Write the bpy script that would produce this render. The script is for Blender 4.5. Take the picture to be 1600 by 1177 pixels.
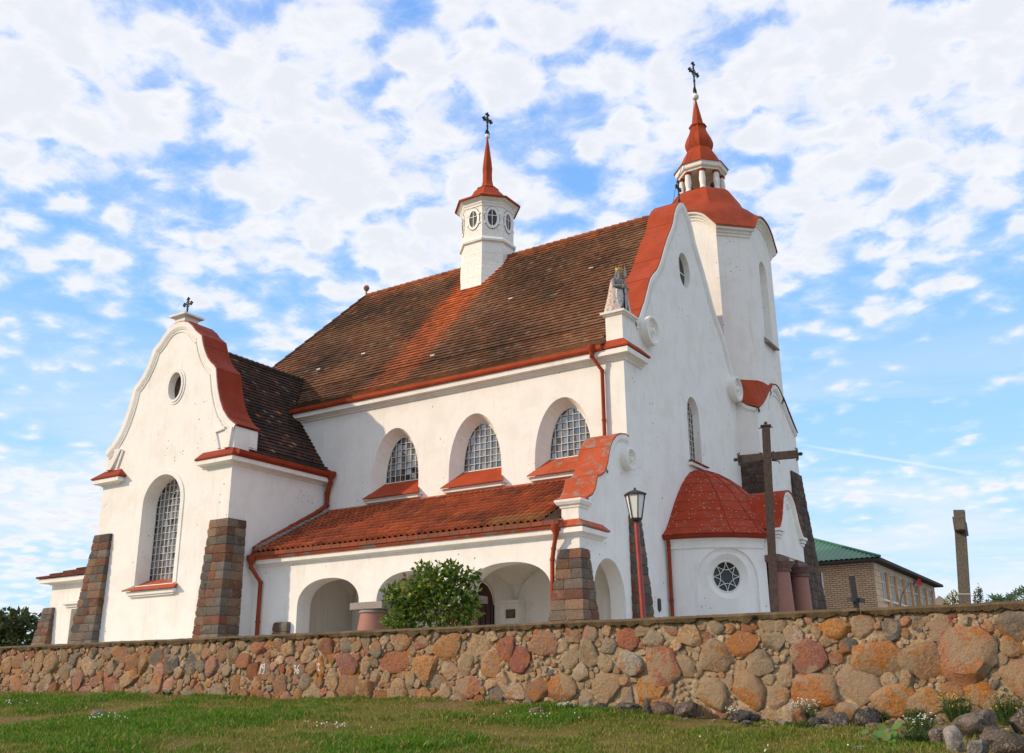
import bpy, bmesh, math, random
import numpy as np
from mathutils import Vector, Matrix, noise
from mathutils.geometry import tessellate_polygon
R = math.radians
random.seed(7)
rng = np.random.default_rng(7)
for o in list(bpy.data.objects):
    bpy.data.objects.remove(o)
SC = bpy.context.scene
COL = SC.collection

# ------------------------------------------------------------------ camera
yaw, pitch, roll, FPX = -0.5673, 0.3098, -0.0083, 1532.26
CAM = Vector((13.2407, -27.5836, -1.7462))
fw = Vector((math.sin(yaw)*math.cos(pitch), math.cos(yaw)*math.cos(pitch), math.sin(pitch)))
rt = Vector((math.cos(yaw), -math.sin(yaw), 0)); up = rt.cross(fw)
r2 = rt*math.cos(roll)+up*math.sin(roll); u2 = up*math.cos(roll)-rt*math.sin(roll)
cd = bpy.data.cameras.new("camera"); cam = bpy.data.objects.new("camera", cd); COL.objects.link(cam)
cam.matrix_world = Matrix(((r2.x, u2.x, -fw.x, CAM.x), (r2.y, u2.y, -fw.y, CAM.y), (r2.z, u2.z, -fw.z, CAM.z), (0, 0, 0, 1)))
cd.sensor_width = 36; cd.sensor_fit = 'HORIZONTAL'; cd.lens = 36*FPX/1600
cd.clip_start = .1; cd.clip_end = 6000
SC.camera = cam

# ------------------------------------------------------------------ light
SUN_AZ = (-1.03, -1.0)          # horizontal direction towards the sun
SUN_EL = R(25.5)
hl = math.hypot(*SUN_AZ)
sdir = Vector((SUN_AZ[0]/hl*math.cos(SUN_EL), SUN_AZ[1]/hl*math.cos(SUN_EL), math.sin(SUN_EL)))
ld = bpy.data.lights.new("sun", 'SUN'); ld.energy = 3.35; ld.angle = R(.7); ld.color = (1, .79, .56)
lo = bpy.data.objects.new("sun", ld); COL.objects.link(lo)
lo.rotation_euler = sdir.to_track_quat('Z', 'Y').to_euler()
SC.view_settings.view_transform = 'Standard'; SC.view_settings.look = 'None'
SC.view_settings.exposure = 0.12; SC.view_settings.gamma = 1; SC.view_settings.use_curve_mapping = False

# ------------------------------------------------------------------ sky
W = bpy.data.worlds.new("World"); SC.world = W; W.use_nodes = True
nt = W.node_tree; nt.nodes.clear()
class NT:
    """small helper to write node trees"""
    def __init__(s, t): s.t = t
    def n(s, ty, **kw):
        nd = s.t.nodes.new(ty)
        for k, v in kw.items():
            if k.startswith('i_'):
                key = k[2:]; key = int(key) if key.isdigit() else key
                nd.inputs[key].default_value = v
            else: setattr(nd, k, v)
        return nd
    def l(s, a, b): s.t.links.new(a, b)
    def val(s, x, sock):
        if hasattr(x, 'links') or isinstance(x, bpy.types.NodeSocket): s.l(x, sock)
        else: sock.default_value = x
    def m(s, op, a, b=0.0, c=None, clamp=False):
        nd = s.t.nodes.new('ShaderNodeMath'); nd.operation = op; nd.use_clamp = clamp
        s.val(a, nd.inputs[0]); s.val(b, nd.inputs[1])
        if c is not None: s.val(c, nd.inputs[2])
        return nd.outputs[0]
    def ramp(s, x, stops):
        nd = s.t.nodes.new('ShaderNodeValToRGB'); cr = nd.color_ramp
        while len(cr.elements) < len(stops): cr.elements.new(.5)
        for e, (p, c) in zip(cr.elements, stops):
            e.position = p; e.color = c if len(c) == 4 else (*c, 1)
        s.l(x, nd.inputs[0]); return nd.outputs[0]
    def mix(s, f, a, b, mode='MIX'):
        nd = s.t.nodes.new('ShaderNodeMix'); nd.data_type = 'RGBA'; nd.blend_type = mode
        s.val(f, nd.inputs[0]); 
        for x, sk in ((a, nd.inputs[6]), (b, nd.inputs[7])):
            if isinstance(x, tuple): sk.default_value = (*x[:3], 1)
            else: s.l(x, sk)
        return nd.outputs[2]
    def noise(s, vec, scale, detail=4, rough=.5, dist=0.0, dim='3D'):
        nd = s.n('ShaderNodeTexNoise', i_Scale=scale, i_Detail=detail, i_Roughness=rough, i_Distortion=dist)
        nd.noise_dimensions = dim
        if vec is not None: s.l(vec, nd.inputs['Vector'])
        return nd.outputs['Fac']
    def smooth(s, x, a, b):
        nd = s.n('ShaderNodeMapRange', interpolation_type='SMOOTHSTEP'); s.l(x, nd.inputs[0])
        nd.inputs[1].default_value = a; nd.inputs[2].default_value = b
        return nd.outputs[0]
N = NT(nt)
geo = N.n('ShaderNodeTexCoord'); dirv = geo.outputs['Generated']
sky = N.n('ShaderNodeTexSky'); sky.sky_type = 'NISHITA'; sky.sun_disc = False
sky.sun_elevation = SUN_EL; sky.sun_rotation = math.atan2(SUN_AZ[0], SUN_AZ[1]) % (2*math.pi)
sky.air_density = 1.0; sky.dust_density = .6; sky.ozone_density = 2.0
sx = N.n('ShaderNodeSeparateXYZ'); N.l(dirv, sx.inputs[0])
zc = N.m('ADD', N.m('MAXIMUM', sx.outputs[2], 0.0), .20)
px = N.m('DIVIDE', sx.outputs[0], zc); py = N.m('DIVIDE', sx.outputs[1], zc)
cv = N.n('ShaderNodeCombineXYZ'); N.l(px, cv.inputs[0]); N.l(py, cv.inputs[1])
mp = N.n('ShaderNodeMapping'); mp.inputs['Location'].default_value = (3.3, 1.2, 0)
N.l(cv.outputs[0], mp.inputs[0])
big = N.noise(mp.outputs[0], 1.5, 2, .5, .3)
mid = N.noise(mp.outputs[0], 4.8, 4, .55, .4)
puff = N.noise(mp.outputs[0], 15.0, 10, .64, .3)
wob = N.n('ShaderNodeTexNoise', i_Scale=15.0, i_Detail=4.0); N.l(mp.outputs[0], wob.inputs['Vector'])
wv = N.n('ShaderNodeVectorMath', operation='MULTIPLY_ADD'); N.l(wob.outputs['Color'], wv.inputs[0]); wv.inputs[1].default_value = (.075, .075, 0); N.l(mp.outputs[0], wv.inputs[2])
vor = N.n('ShaderNodeTexVoronoi', i_Scale=16.0, feature='SMOOTH_F1'); vor.inputs['Smoothness'].default_value = .6; N.l(wv.outputs[0], vor.inputs['Vector'])
cell = N.m('SUBTRACT', 1.0, N.m('MULTIPLY', vor.outputs['Distance'], 1.2))
hi = N.smooth(sx.outputs[2], .20, .58)
side = N.n('ShaderNodeVectorMath', operation='DOT_PRODUCT'); N.l(dirv, side.inputs[0]); side.inputs[1].default_value = (.843, .537, 0)
rightlow = N.m('MULTIPLY', N.smooth(side.outputs['Value'], .0, .38), N.m('SUBTRACT', 1.0, hi))
cov = N.m('ADD', N.m('MULTIPLY', big, .74), N.m('ADD', N.m('MULTIPLY', mid, .40), N.m('ADD', N.m('MULTIPLY', puff, .66), N.m('MULTIPLY', cell, .44))))
cov = N.m('ADD', cov, N.m('SUBTRACT', N.m('MULTIPLY', hi, .16), N.m('MULTIPLY', rightlow, .15)))
mask = N.m('ADD', N.m('MULTIPLY', N.smooth(cov, .90, 1.25), .5), N.m("MULTIPLY", N.smooth(cov, 1.055, 1.26), .5))
core = N.smooth(N.m('ADD', cov, N.m('MULTIPLY', puff, .6)), 1.32, 1.75)
# low veil of streaky haze near the horizon
mp2 = N.n('ShaderNodeMapping'); mp2.inputs['Scale'].default_value = (1, 1, 6.5); N.l(dirv, mp2.inputs[0])
stre = N.noise(mp2.outputs[0], 3.0, 6, .58, .5)
low = N.m('SUBTRACT', 1.0, N.smooth(sx.outputs[2], .05, .42))
veil = N.m('MULTIPLY', N.smooth(stre, .38, .64), low)
lowbase = N.m('SUBTRACT', 1.0, N.smooth(sx.outputs[2], -.02, .36))
ccol = N.mix(core, (8.5, 8.5, 8.7), (7.1, 7.3, 7.85))
skyb = N.mix(1.0, sky.outputs[0], (3.0, 3.0, 3.05), 'MULTIPLY')
blue = N.mix(N.smooth(sx.outputs[2], .1, .70), (2.9, 5.75, 8.9), (1.45, 3.45, 7.9))
skyc = N.mix(.92, skyb, blue)
c1 = N.mix(N.m('MULTIPLY', lowbase, .50), skyc, (6.6, 7.8, 8.8))
c2 = N.mix(N.m('MULTIPLY', veil, .70), c1, (8.0, 7.95, 8.4))
c3 = N.mix(N.m('MULTIPLY', mask, .97), c2, ccol)
# two thin vapour trails
def trail(col, a, b, w, k):
    a = Vector(a); b = Vector(b); n = a.cross(b).normalized(); c = (a+b).normalized(); h = c.dot(a.normalized())
    d = N.n('ShaderNodeVectorMath', operation='DOT_PRODUCT'); N.l(dirv, d.inputs[0]); d.inputs[1].default_value = n
    e = N.n('ShaderNodeVectorMath', operation='DOT_PRODUCT'); N.l(dirv, e.inputs[0]); e.inputs[1].default_value = c
    line = N.m('SUBTRACT', 1.0, N.smooth(N.m('ABSOLUTE', d.outputs['Value']), 0, w))
    rngm = N.smooth(e.outputs['Value'], h-.002, h+.004)
    return N.mix(N.m('MULTIPLY', N.m('MULTIPLY', line, rngm), k), col, (8.7, 8.75, 8.9))
c4 = trail(c3, (-.2674, .9364, .2271), (-.1123, .9764, .1847), .0024, .38)
c5 = trail(c4, (-.271, .9447, .1845), (-.1447, .9753, .1667), .0018, .32)
# below the horizon: ground-coloured
bel = N.smooth(sx.outputs[2], -.06, .0)
c6 = N.mix(bel, (1.6, 1.5, 1.0), c5)
bg = N.n('ShaderNodeBackground'); bg.inputs[1].default_value = .11; N.l(c6, bg.inputs[0])
ow = N.n('ShaderNodeOutputWorld'); N.l(bg.outputs[0], ow.inputs[0])

# ------------------------------------------------------------------ mesh helper
class M:
    def __init__(s): s.v = []; s.f = []; s.c = []; s.mi = []
    def add(s, vs, fs, c=None, mi=0):
        b = len(s.v); s.v.extend(tuple(map(float, p)) for p in vs)
        for f in fs: s.f.append(tuple(i+b for i in f)); s.c.append(c); s.mi.append(mi)
        return s
    def box(s, x0, x1, y0, y1, z0, z1, c=None, mi=0):
        vs = [(x, y, z) for z in (z0, z1) for y in (y0, y1) for x in (x0, x1)]
        return s.add(vs, [(0, 2, 3, 1), (4, 5, 7, 6), (0, 1, 5, 4), (2, 6, 7, 3), (0, 4, 6, 2), (1, 3, 7, 5)], c, mi)
    def hexa(s, p8, c=None, mi=0):
        return s.add(p8, [(0, 3, 2, 1), (4, 5, 6, 7), (0, 1, 5, 4), (1, 2, 6, 5), (2, 3, 7, 6), (3, 0, 4, 7)], c, mi)
    def loft(s, rings, closed=True, caps=True, c=None, mi=0):
        n = len(rings[0]); vs = [p for r in rings for p in r]; fs = []
        for i in range(len(rings)-1):
            for j in range(n if closed else n-1):
                k = (j+1) % n
                fs.append((i*n+j, i*n+k, (i+1)*n+k, (i+1)*n+j))
        if caps:
            fs.append(tuple(range(n))[::-1]); fs.append(tuple((len(rings)-1)*n+j for j in range(n)))
        return s.add(vs, fs, c, mi)
    def lathe(s, prof, cx, cy, n=16, rot=0.0, c=None, mi=0, caps=True):
        rings = [[(cx+r*math.cos(2*math.pi*j/n+rot), cy+r*math.sin(2*math.pi*j/n+rot), z) for j in range(n)] for r, z in prof]
        return s.loft(rings, True, caps, c, mi)
    def lathe_axis(s, prof, o, ax, n=20, c=None, mi=0, e=(1, 1)):
        """lathe about the axis ax through o; prof = (radius, distance along)"""
        ax = Vector(ax).normalized(); a = ax.orthogonal().normalized()
        if abs(ax.z) < .5: a = Vector((0, 0, 1)) - ax*ax.z; a.normalize()
        b = ax.cross(a); o = Vector(o)
        rings = [[o+ax*d+a*(r*e[0]*math.cos(2*math.pi*j/n))+b*(r*e[1]*math.sin(2*math.pi*j/n)) for j in range(n)] for r, d in prof]
        return s.loft(rings, True, True, c, mi)
    def tube(s, pts, r, n=8, c=None, mi=0):
        pts = [Vector(p) for p in pts]; rings = []; prev = None
        for i, p in enumerate(pts):
            d = (pts[min(i+1, len(pts)-1)]-pts[max(i-1, 0)]).normalized()
            if prev is None: a = d.orthogonal().normalized()
            else:
                a = prev-d*prev.dot(d); a.normalize()
            prev = a; b = d.cross(a); rr = r[i] if isinstance(r, (list, tuple)) else r
            rings.append([p+a*(rr*math.cos(2*math.pi*j/n))+b*(rr*math.sin(2*math.pi*j/n)) for j in range(n)])
        return s.loft(rings, True, True, c, mi)
    def sphere(s, o, r, n=12, m=8, c=None, mi=0, e=(1, 1, 1)):
        rings = [[(o[0]+e[0]*r*math.sin(t)*math.cos(2*math.pi*j/n), o[1]+e[1]*r*math.sin(t)*math.sin(2*math.pi*j/n), o[2]-e[2]*r*math.cos(t)) for j in range(n)] for t in [math.pi*(i+.02)/(m+.04) for i in range(m+1)]]
        return s.loft(rings, True, True, c, mi)
    def sweep(s, pts, outs, prof, closed=False, c=None, mi=0):
        """profile (out, up) carried along pts with a 2-D outward vector per point"""
        rings = [[(p[0]+o[0]*a, p[1]+o[1]*a, p[2]+h) for a, h in prof] for p, o in zip(pts, outs)]
        if closed: rings.append(rings[0])
        return s.loft(rings, True, not closed, c, mi)
    def plan(s, path, z, prof, closed=False, c=None, mi=0):
        """profile along a plan path, outside = right of travel, mitred"""
        n = len(path); outs = []
        def nrm(a, b):
            d = Vector((b[0]-a[0], b[1]-a[1])).normalized(); return Vector((d.y, -d.x))
        for i in range(n):
            na = nrm(path[i-1], path[i]) if (i > 0 or closed) else None
            nb = nrm(path[i], path[(i+1) % n]) if (i < n-1 or closed) else None
            if na is None: o = nb
            elif nb is None: o = na
            else: o = (na+nb)/(1+na.dot(nb))
            outs.append(o)
        return s.sweep([(p[0], p[1], z) for p in path], outs, prof, closed, c, mi)
    def panel(s, outer, holes, fn, c=None, mi=0):
        """flat panel with holes; holes = (front loop, back loop, depth); fn(u, v, depth) -> xyz"""
        loops = [[Vector((u, v, 0)) for u, v in outer]]+[[Vector((u, v, 0)) for u, v in h[0]] for h in holes]
        tri = tessellate_polygon(loops); flat = [p for l in loops for p in l]
        s.add([fn(p.x, p.y, 0) for p in flat], [tuple(t) for t in tri], c, mi)
        for fr, bk, d in holes:
            n = len(fr)
            vs = [fn(u, v, 0) for u, v in fr]+[fn(u, v, d) for u, v in bk]
            s.add(vs, [(i, (i+1) % n, n+(i+1) % n, n+i) for i in range(n)], c, mi)
        return s
    def flat(s, outer, fn, d=0, c=None, mi=0):
        loops = [[Vector((u, v, 0)) for u, v in outer]]; tri = tessellate_polygon(loops)
        return s.add([fn(u, v, d) for u, v in outer], [tuple(t) for t in tri], c, mi)
    def slab(s, outer, fn, d0, d1, c=None, mi=0):
        s.flat(outer, fn, d0, c, mi); s.flat(outer, fn, d1, c, mi); n = len(outer)
        vs = [fn(u, v, d0) for u, v in outer]+[fn(u, v, d1) for u, v in outer]
        return s.add(vs, [(i, (i+1) % n, n+(i+1) % n, n+i) for i in range(n)], c, mi)
    def build(s, name, mats, parent=None, smooth=None, normals=True, local=False, **props):
        me = bpy.data.meshes.new(name); me.from_pydata(s.v, [], s.f)
        if not isinstance(mats, (list, tuple)): mats = [mats]
        for m in mats: me.materials.append(m)
        if len(mats) > 1: me.polygons.foreach_set('material_index', s.mi)
        if any(c is not None for c in s.c):
            at = me.attributes.new('col', 'FLOAT_COLOR', 'CORNER'); buf = []
            for f, c in zip(s.f, s.c):
                cc = (*(c or (.5, .5, .5))[:3], 1.0); buf.extend(cc*len(f))
            at.data.foreach_set('color', buf)
        if normals:
            bm = bmesh.new(); bm.from_mesh(me)
            bmesh.ops.remove_doubles(bm, verts=bm.verts, dist=1e-5)
            bmesh.ops.recalc_face_normals(bm, faces=bm.faces); bm.to_mesh(me); bm.free()
        if smooth is not None:
            me.polygons.foreach_set('use_smooth', [True]*len(me.polygons))
            if smooth > 0: me.set_sharp_from_angle(angle=R(smooth))
        me.update()
        o = bpy.data.objects.new(name, me); COL.objects.link(o)
        if parent is not None:
            o.parent = parent
            if not local:                       # vertices are in world coordinates
                L = Vector((0, 0, 0)); q = parent
                while q is not None: L += q.location; q = q.parent
                o.location = -L
        for k, v in props.items(): o[k] = v
        return o
def thing(name, label, cat, loc=(0, 0, 0), rz=0, group=None):
    o = bpy.data.objects.new(name, None); COL.objects.link(o); o.location = loc; o.rotation_euler = (0, 0, rz)
    o.empty_display_size = .2
    o['label'] = label; o['category'] = cat
    if group: o['group'] = group
    return o
def tag(o, label, cat, group=None):
    o['label'] = label; o['category'] = cat
    if group: o['group'] = group
    return o

# ------------------------------------------------------------------ materials
MATS = {}
def mat(name, fn):
    if name in MATS: return MATS[name]
    m = bpy.data.materials.new(name); m.use_nodes = True; t = m.node_tree; t.nodes.clear()
    n = NT(t); b = n.n('ShaderNodeBsdfPrincipled'); o = n.n('ShaderNodeOutputMaterial'); n.l(b.outputs[0], o.inputs[0])
    tc = n.n('ShaderNodeTexCoord').outputs['Object']
    fn(n, b, tc); MATS[name] = m; return m
def bump(n, b, h, strength=.3, dist=.02):
    bp = n.n('ShaderNodeBump'); bp.inputs['Strength'].default_value = strength; bp.inputs['Distance'].default_value = dist
    n.l(h, bp.inputs['Height']); n.l(bp.outputs[0], b.inputs['Normal'])
def attr(n): return n.n('ShaderNodeAttribute', attribute_name='col').outputs['Color']
def plaster(col, chips=.75, grime=.25):
    def f(n, b, tc):
        a = n.noise(tc, 1.1, 5, .6); d = n.noise(tc, 9, 6, .65)
        c = n.mix(n.m('MULTIPLY', n.smooth(a, .42, .68), grime*1.5), col, (col[0]*.80, col[1]*.78, col[2]*.72))
        pt = n.smooth(n.noise(tc, 2.6, 6, .68, .6), .49, .54); c = n.mix(n.m('MULTIPLY', pt, grime*.55), c, tuple(x*.86 for x in col))
        vo = n.n('ShaderNodeTexVoronoi', i_Scale=5.5); n.l(tc, vo.inputs['Vector'])
        wob = n.noise(tc, 22, 3, .6)
        spot = n.m('SUBTRACT', 1.0, n.smooth(n.m('ADD', vo.outputs['Distance'], n.m('MULTIPLY', wob, .55)), .40, .47))
        area = n.smooth(n.noise(tc, .7, 2, .5), .53, .60)
        rare = n.smooth(n.noise(tc, 2.3, 3, .6), .50, .56)
        sm = n.m('MULTIPLY', n.m('MULTIPLY', n.m('MULTIPLY', spot, area), rare), chips)
        c = n.mix(sm, c, (.16, .15, .14))
        mp = n.n('ShaderNodeMapping'); mp.inputs['Scale'].default_value = (2.2, 2.2, .22); n.l(tc, mp.inputs[0])
        st = n.smooth(n.noise(mp.outputs[0], 2.6, 6, .65), .52, .78)
        c = n.mix(n.m('MULTIPLY', st, grime*1.6), c, (col[0]*.66, col[1]*.64, col[2]*.58))
        n.l(c, b.inputs['Base Color']); b.inputs['Roughness'].default_value = .85
        b.inputs['Specular IOR Level'].default_value = .2
        bump(n, b, n.m('SUBTRACT', n.m('ADD', n.m('MULTIPLY', a, .8), n.m('MULTIPLY', d, .35)), n.m('MULTIPLY', sm, .8)), .35, .03)
    return f
m_wall = mat('whitewashed_plaster', plaster((.83, .81, .775)))
m_wallclean = mat('white_trim', plaster((.82, .80, .76), .0, .3))
m_porch = mat('porch_plaster', plaster((.78, .745, .68), .25, .3))
def f_redmetal(grey, base=(.37, .060, .021), spots=0.0):
    def f(n, b, tc):
        a = n.noise(tc, 1.6, 5, .62); d = n.noise(tc, 14, 4, .6)
        c = n.mix(n.smooth(a, .35, .7), base, tuple(x*.78 for x in base))
        c = n.mix(n.m('MULTIPLY', n.smooth(d, .5, .75), .35), c, tuple(min(1, x*1.25) for x in base))
        g = n.m('MULTIPLY', n.smooth(n.noise(tc, 2.6, 6, .7, .4), .52, .60), grey)
        c = n.mix(g, c, (.23, .20, .17))
        if spots:
            vo = n.n('ShaderNodeTexVoronoi', i_Scale=7.5); n.l(tc, vo.inputs['Vector'])
            c = n.mix(n.m('MULTIPLY', n.m('LESS_THAN', vo.outputs['Distance'], .16), spots), c, (.62, .5, .45))
        n.l(c, b.inputs['Base Color']); b.inputs['Roughness'].default_value = .65; b.inputs['Specular IOR Level'].default_value = .12
        w = n.smooth(n.noise(tc, 5.0, 6, .7, .5), .55, .75); c = n.mix(n.m('MULTIPLY', w, .35), c, tuple(x*.55 for x in base)); n.l(c, b.inputs['Base Color']); bump(n, b, n.m('ADD', n.m('MULTIPLY', a, .9), n.m('MULTIPLY', d, .3)), .35, .05)
    return f
m_red = mat('red_painted_metal', f_redmetal(0))
m_redworn = mat('worn_red_metal', f_redmetal(.9, (.44, .088, .036)))
def f_scales(n, b, tc):
    s = n.n('ShaderNodeSeparateXYZ'); n.l(tc, s.inputs[0])
    an = n.m('ARCTAN2', n.m('SUBTRACT', s.outputs[1], 13.15), n.m('SUBTRACT', s.outputs[0], -1.72))
    fr = n.m('ABSOLUTE', n.m('SUBTRACT', n.m('FRACT', n.m('MULTIPLY', an, 16/6.2832)), .5))
    ro = n.m('FRACT', n.m('ADD', n.m('MULTIPLY', s.outputs[2], 6.2), n.m('MULTIPLY', fr, 2.2)))
    a = n.noise(tc, 1.6, 5, .62); ed = n.smooth(ro, .80, .98)
    c = n.mix(n.smooth(a, .35, .7), (.37, .060, .021), (.28, .045, .016)); c = n.mix(n.m('MULTIPLY', ed, .5), c, (.17, .03, .016))
    n.l(c, b.inputs['Base Color']); b.inputs['Roughness'].default_value = .65; b.inputs['Specular IOR Level'].default_value = .12
    bump(n, b, n.m('ADD', n.m('MULTIPLY', ro, -.6), n.m('MULTIPLY', a, .4)), .4, .03)
m_scales = mat('red_scale_roof', f_scales)
m_redapse = mat('speckled_red_metal', f_redmetal(.12, (.36, .045, .016), .6))
m_reddark = mat('dark_red_metal', f_redmetal(0, (.29, .042, .018)))
m_pipe = mat('pipe_red', f_redmetal(0, (.30, .052, .022)))
def f_tile(n, b, tc):
    c = attr(n); d = n.noise(tc, 16, 5, .65); e = n.noise(tc, 3.0, 5, .6)
    c2 = n.mix(n.m('MULTIPLY', n.smooth(d, .52, .8), .5), c, (.17, .135, .095))
    c2 = n.mix(n.m('MULTIPLY', n.smooth(e, .55, .8), .5), c2, (.035, .028, .022))
    n.l(c2, b.inputs['Base Color']); b.inputs['Roughness'].default_value = .9; b.inputs['Specular IOR Level'].default_value = .15
    bump(n, b, d, .5, .02)
m_tile = mat('clay_tile', f_tile)
def sepx(n, tc):
    s = n.n('ShaderNodeSeparateXYZ'); n.l(tc, s.inputs[0]); return s.outputs[0]
def f_stoneattr(lich, smear=0.0, bs=.8):
    def f(n, b, tc):
        c = attr(n); d = n.noise(tc, 22, 6, .75); e = n.noise(tc, 4.6, 6, .7, .3); g = n.noise(tc, 75, 3, .65); q = n.noise(tc, 9, 5, .7)
        c2 = n.mix(n.m('MULTIPLY', n.smooth(d, .42, .66), .65), c, (.085, .068, .055))
        c2 = n.mix(n.m('MULTIPLY', n.smooth(g, .54, .70), .6), c2, (.50, .42, .33))
        if lich: c2 = n.mix(n.m('MULTIPLY', n.smooth(e, .50, .62), lich), c2, (.43, .17, .03))
        if lich: c2 = n.mix(n.m('MULTIPLY', n.smooth(q, .56, .68), .55), c2, (.20, .155, .11))
        if smear:
            s1 = n.smooth(n.m('ADD', n.m('MULTIPLY', n.noise(tc, 1.5, 3, .5), .7), n.m('ADD', n.m('MULTIPLY', n.noise(tc, 7, 5, .65), .42), n.m('MULTIPLY', n.smooth(sepx(n, tc), 0, 5), .055))), .60, .645)
            c2 = n.mix(n.m('MULTIPLY', s1, smear), c2, n.mix(n.smooth(d, .4, .65), (.33, .25, .16), (.44, .345, .23)))
        n.l(c2, b.inputs['Base Color']); b.inputs['Roughness'].default_value = .9; b.inputs['Specular IOR Level'].default_value = .15
        bump(n, b, n.m('ADD', n.m('MULTIPLY', q, .7), n.m('ADD', n.m('MULTIPLY', d, .6), n.m('MULTIPLY', g, .22))), bs, .07)
    return f
m_field = mat('field_stone', f_stoneattr(.62, .72, 1.0))
def f_rock(n, b, tc):
    c = attr(n); d = n.noise(tc, 13, 6, .75, .4); e = n.noise(tc, 5, 6, .7, .3); g = n.noise(tc, 55, 3, .7)
    c2 = n.mix(n.m('MULTIPLY', n.smooth(e, .42, .62), .7), c, (.05, .042, .036)); c2 = n.mix(n.m('MULTIPLY', n.smooth(d, .53, .63), .75), c2, (.36, .30, .24)); c2 = n.mix(n.m('MULTIPLY', n.smooth(g, .56, .68), .6), c2, (.50, .45, .38)); c2 = n.mix(n.m('MULTIPLY', n.smooth(d, .40, .33), .7), c2, (.04, .034, .03))
    n.l(c2, b.inputs['Base Color']); b.inputs['Roughness'].default_value = .95; b.inputs['Specular IOR Level'].default_value = .1; bump(n, b, n.m('ADD', n.m('MULTIPLY', e, .6), n.m('ADD', d, n.m('MULTIPLY', g, .25))), 1.0, .06)
m_rock = mat('rock', f_rock)
m_block = mat('granite_block', f_stoneattr(.0, .22, 1.0))
def f_mortar(n, b, tc):
    a = n.noise(tc, 1.3, 4, .6); d = n.noise(tc, 16, 6, .7); e = n.noise(tc, 60, 3, .6)
    c = n.mix(n.smooth(a, .35, .68), (.40, .285, .165), (.28, .20, .115))
    c = n.mix(n.m('MULTIPLY', n.smooth(d, .46, .66), .75), c, (.58, .46, .31))
    c = n.mix(n.m('MULTIPLY', n.smooth(e, .6, .75), .5), c, (.09, .07, .05))
    n.l(c, b.inputs['Base Color']); b.inputs['Roughness'].default_value = .95
    bump(n, b, n.m('ADD', n.m('MULTIPLY', d, .7), n.m('MULTIPLY', e, .3)), .9, .05)
m_mortar = mat('lime_mortar', f_mortar)
def f_coping(n, b, tc):
    a = n.noise(tc, 2.5, 5, .6); d = n.noise(tc, 24, 5, .7)
    c = n.mix(n.smooth(a, .35, .7), (.10, .066, .030), (.165, .112, .055))
    c = n.mix(n.m('MULTIPLY', n.smooth(d, .5, .8), .5), c, (.05, .036, .02))
    n.l(c, b.inputs['Base Color']); b.inputs['Roughness'].default_value = .95; bump(n, b, n.m('ADD', a, d), .8, .04)
m_coping = mat('mossy_mortar_cap', f_coping)
def flatmat(col, rough=.6, metal=0.0, nz=0.0, sc=8):
    def f(n, b, tc):
        if nz:
            a = n.noise(tc, sc, 5, .6)
            c = n.mix(n.smooth(a, .3, .7), tuple(x*(1-nz) for x in col), tuple(min(1, x*(1+nz)) for x in col))
            n.l(c, b.inputs['Base Color']); bump(n, b, a, .3, .02)
        else: b.inputs['Base Color'].default_value = (*col, 1)
        b.inputs['Roughness'].default_value = rough; b.inputs['Metallic'].default_value = metal
    return f
m_iron = mat('black_iron', flatmat((.020, .017, .015), .6, .0, .3, 30))
m_brownsteel = mat('rusty_brown_steel', flatmat((.052, .031, .022), .6, .1, .35, 14))
m_granite = mat('grey_granite', flatmat((.10, .085, .068), .85, 0, .35, 40))
m_pink = mat('pink_granite', flatmat((.30, .135, .10), .7, 0, .3, 45))
m_cap = mat('grey_stone_capital', flatmat((.27, .235, .21), .85, 0, .25, 30))
m_redcap = mat('reddish_rough_stone', flatmat((.16, .09, .075), .9, 0, .4, 18))
m_wood = mat('dark_red_door', flatmat((.055, .013, .012), .5, 0, .3, 12))
m_greydoor = mat('grey_green_door', flatmat((.16, .17, .135), .6, 0, .2, 10))
m_white = mat('white_paint', flatmat((.80, .79, .76), .6, 0, .05, 6))
m_muntin = mat('white_bars', flatmat((.72, .70, .66), .6))
def f_glass(n, b, tc):
    n.l(attr(n), b.inputs['Base Color']); b.inputs['Roughness'].default_value = .015; b.inputs['IOR'].default_value = 2.5
m_glass = mat('window_glass', f_glass)
m_darkglass = mat('dark_glass', flatmat((.012, .013, .014), .15))
m_void = mat('dark_brown_infill', flatmat((.06, .035, .025), .8, 0, .3, 5))
def f_board(n, b, tc):
    a = n.noise(tc, 7, 5, .6); s = n.n('ShaderNodeSeparateXYZ'); n.l(tc, s.inputs[0])
    w = n.m('FRACT', n.m('MULTIPLY', s.outputs[2], 1.75)); ln = n.m('LESS_THAN', w, .022)
    vo = n.n('ShaderNodeTexVoronoi', i_Scale=5.0); n.l(tc, vo.inputs['Vector'])
    sp = n.m('MULTIPLY', n.m('LESS_THAN', vo.outputs['Distance'], .11), n.smooth(n.noise(tc, 1.2), .5, .6))
    c = n.mix(n.smooth(a, .4, .7), (.80, .78, .73), (.70, .67, .61)); c = n.mix(n.m('MULTIPLY', ln, .6), c, (.3, .27, .22)); c = n.mix(sp, c, (.16, .13, .10))
    n.l(c, b.inputs['Base Color']); b.inputs['Roughness'].default_value = .6
m_board = mat('white_sheet_cladding', f_board)
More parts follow.
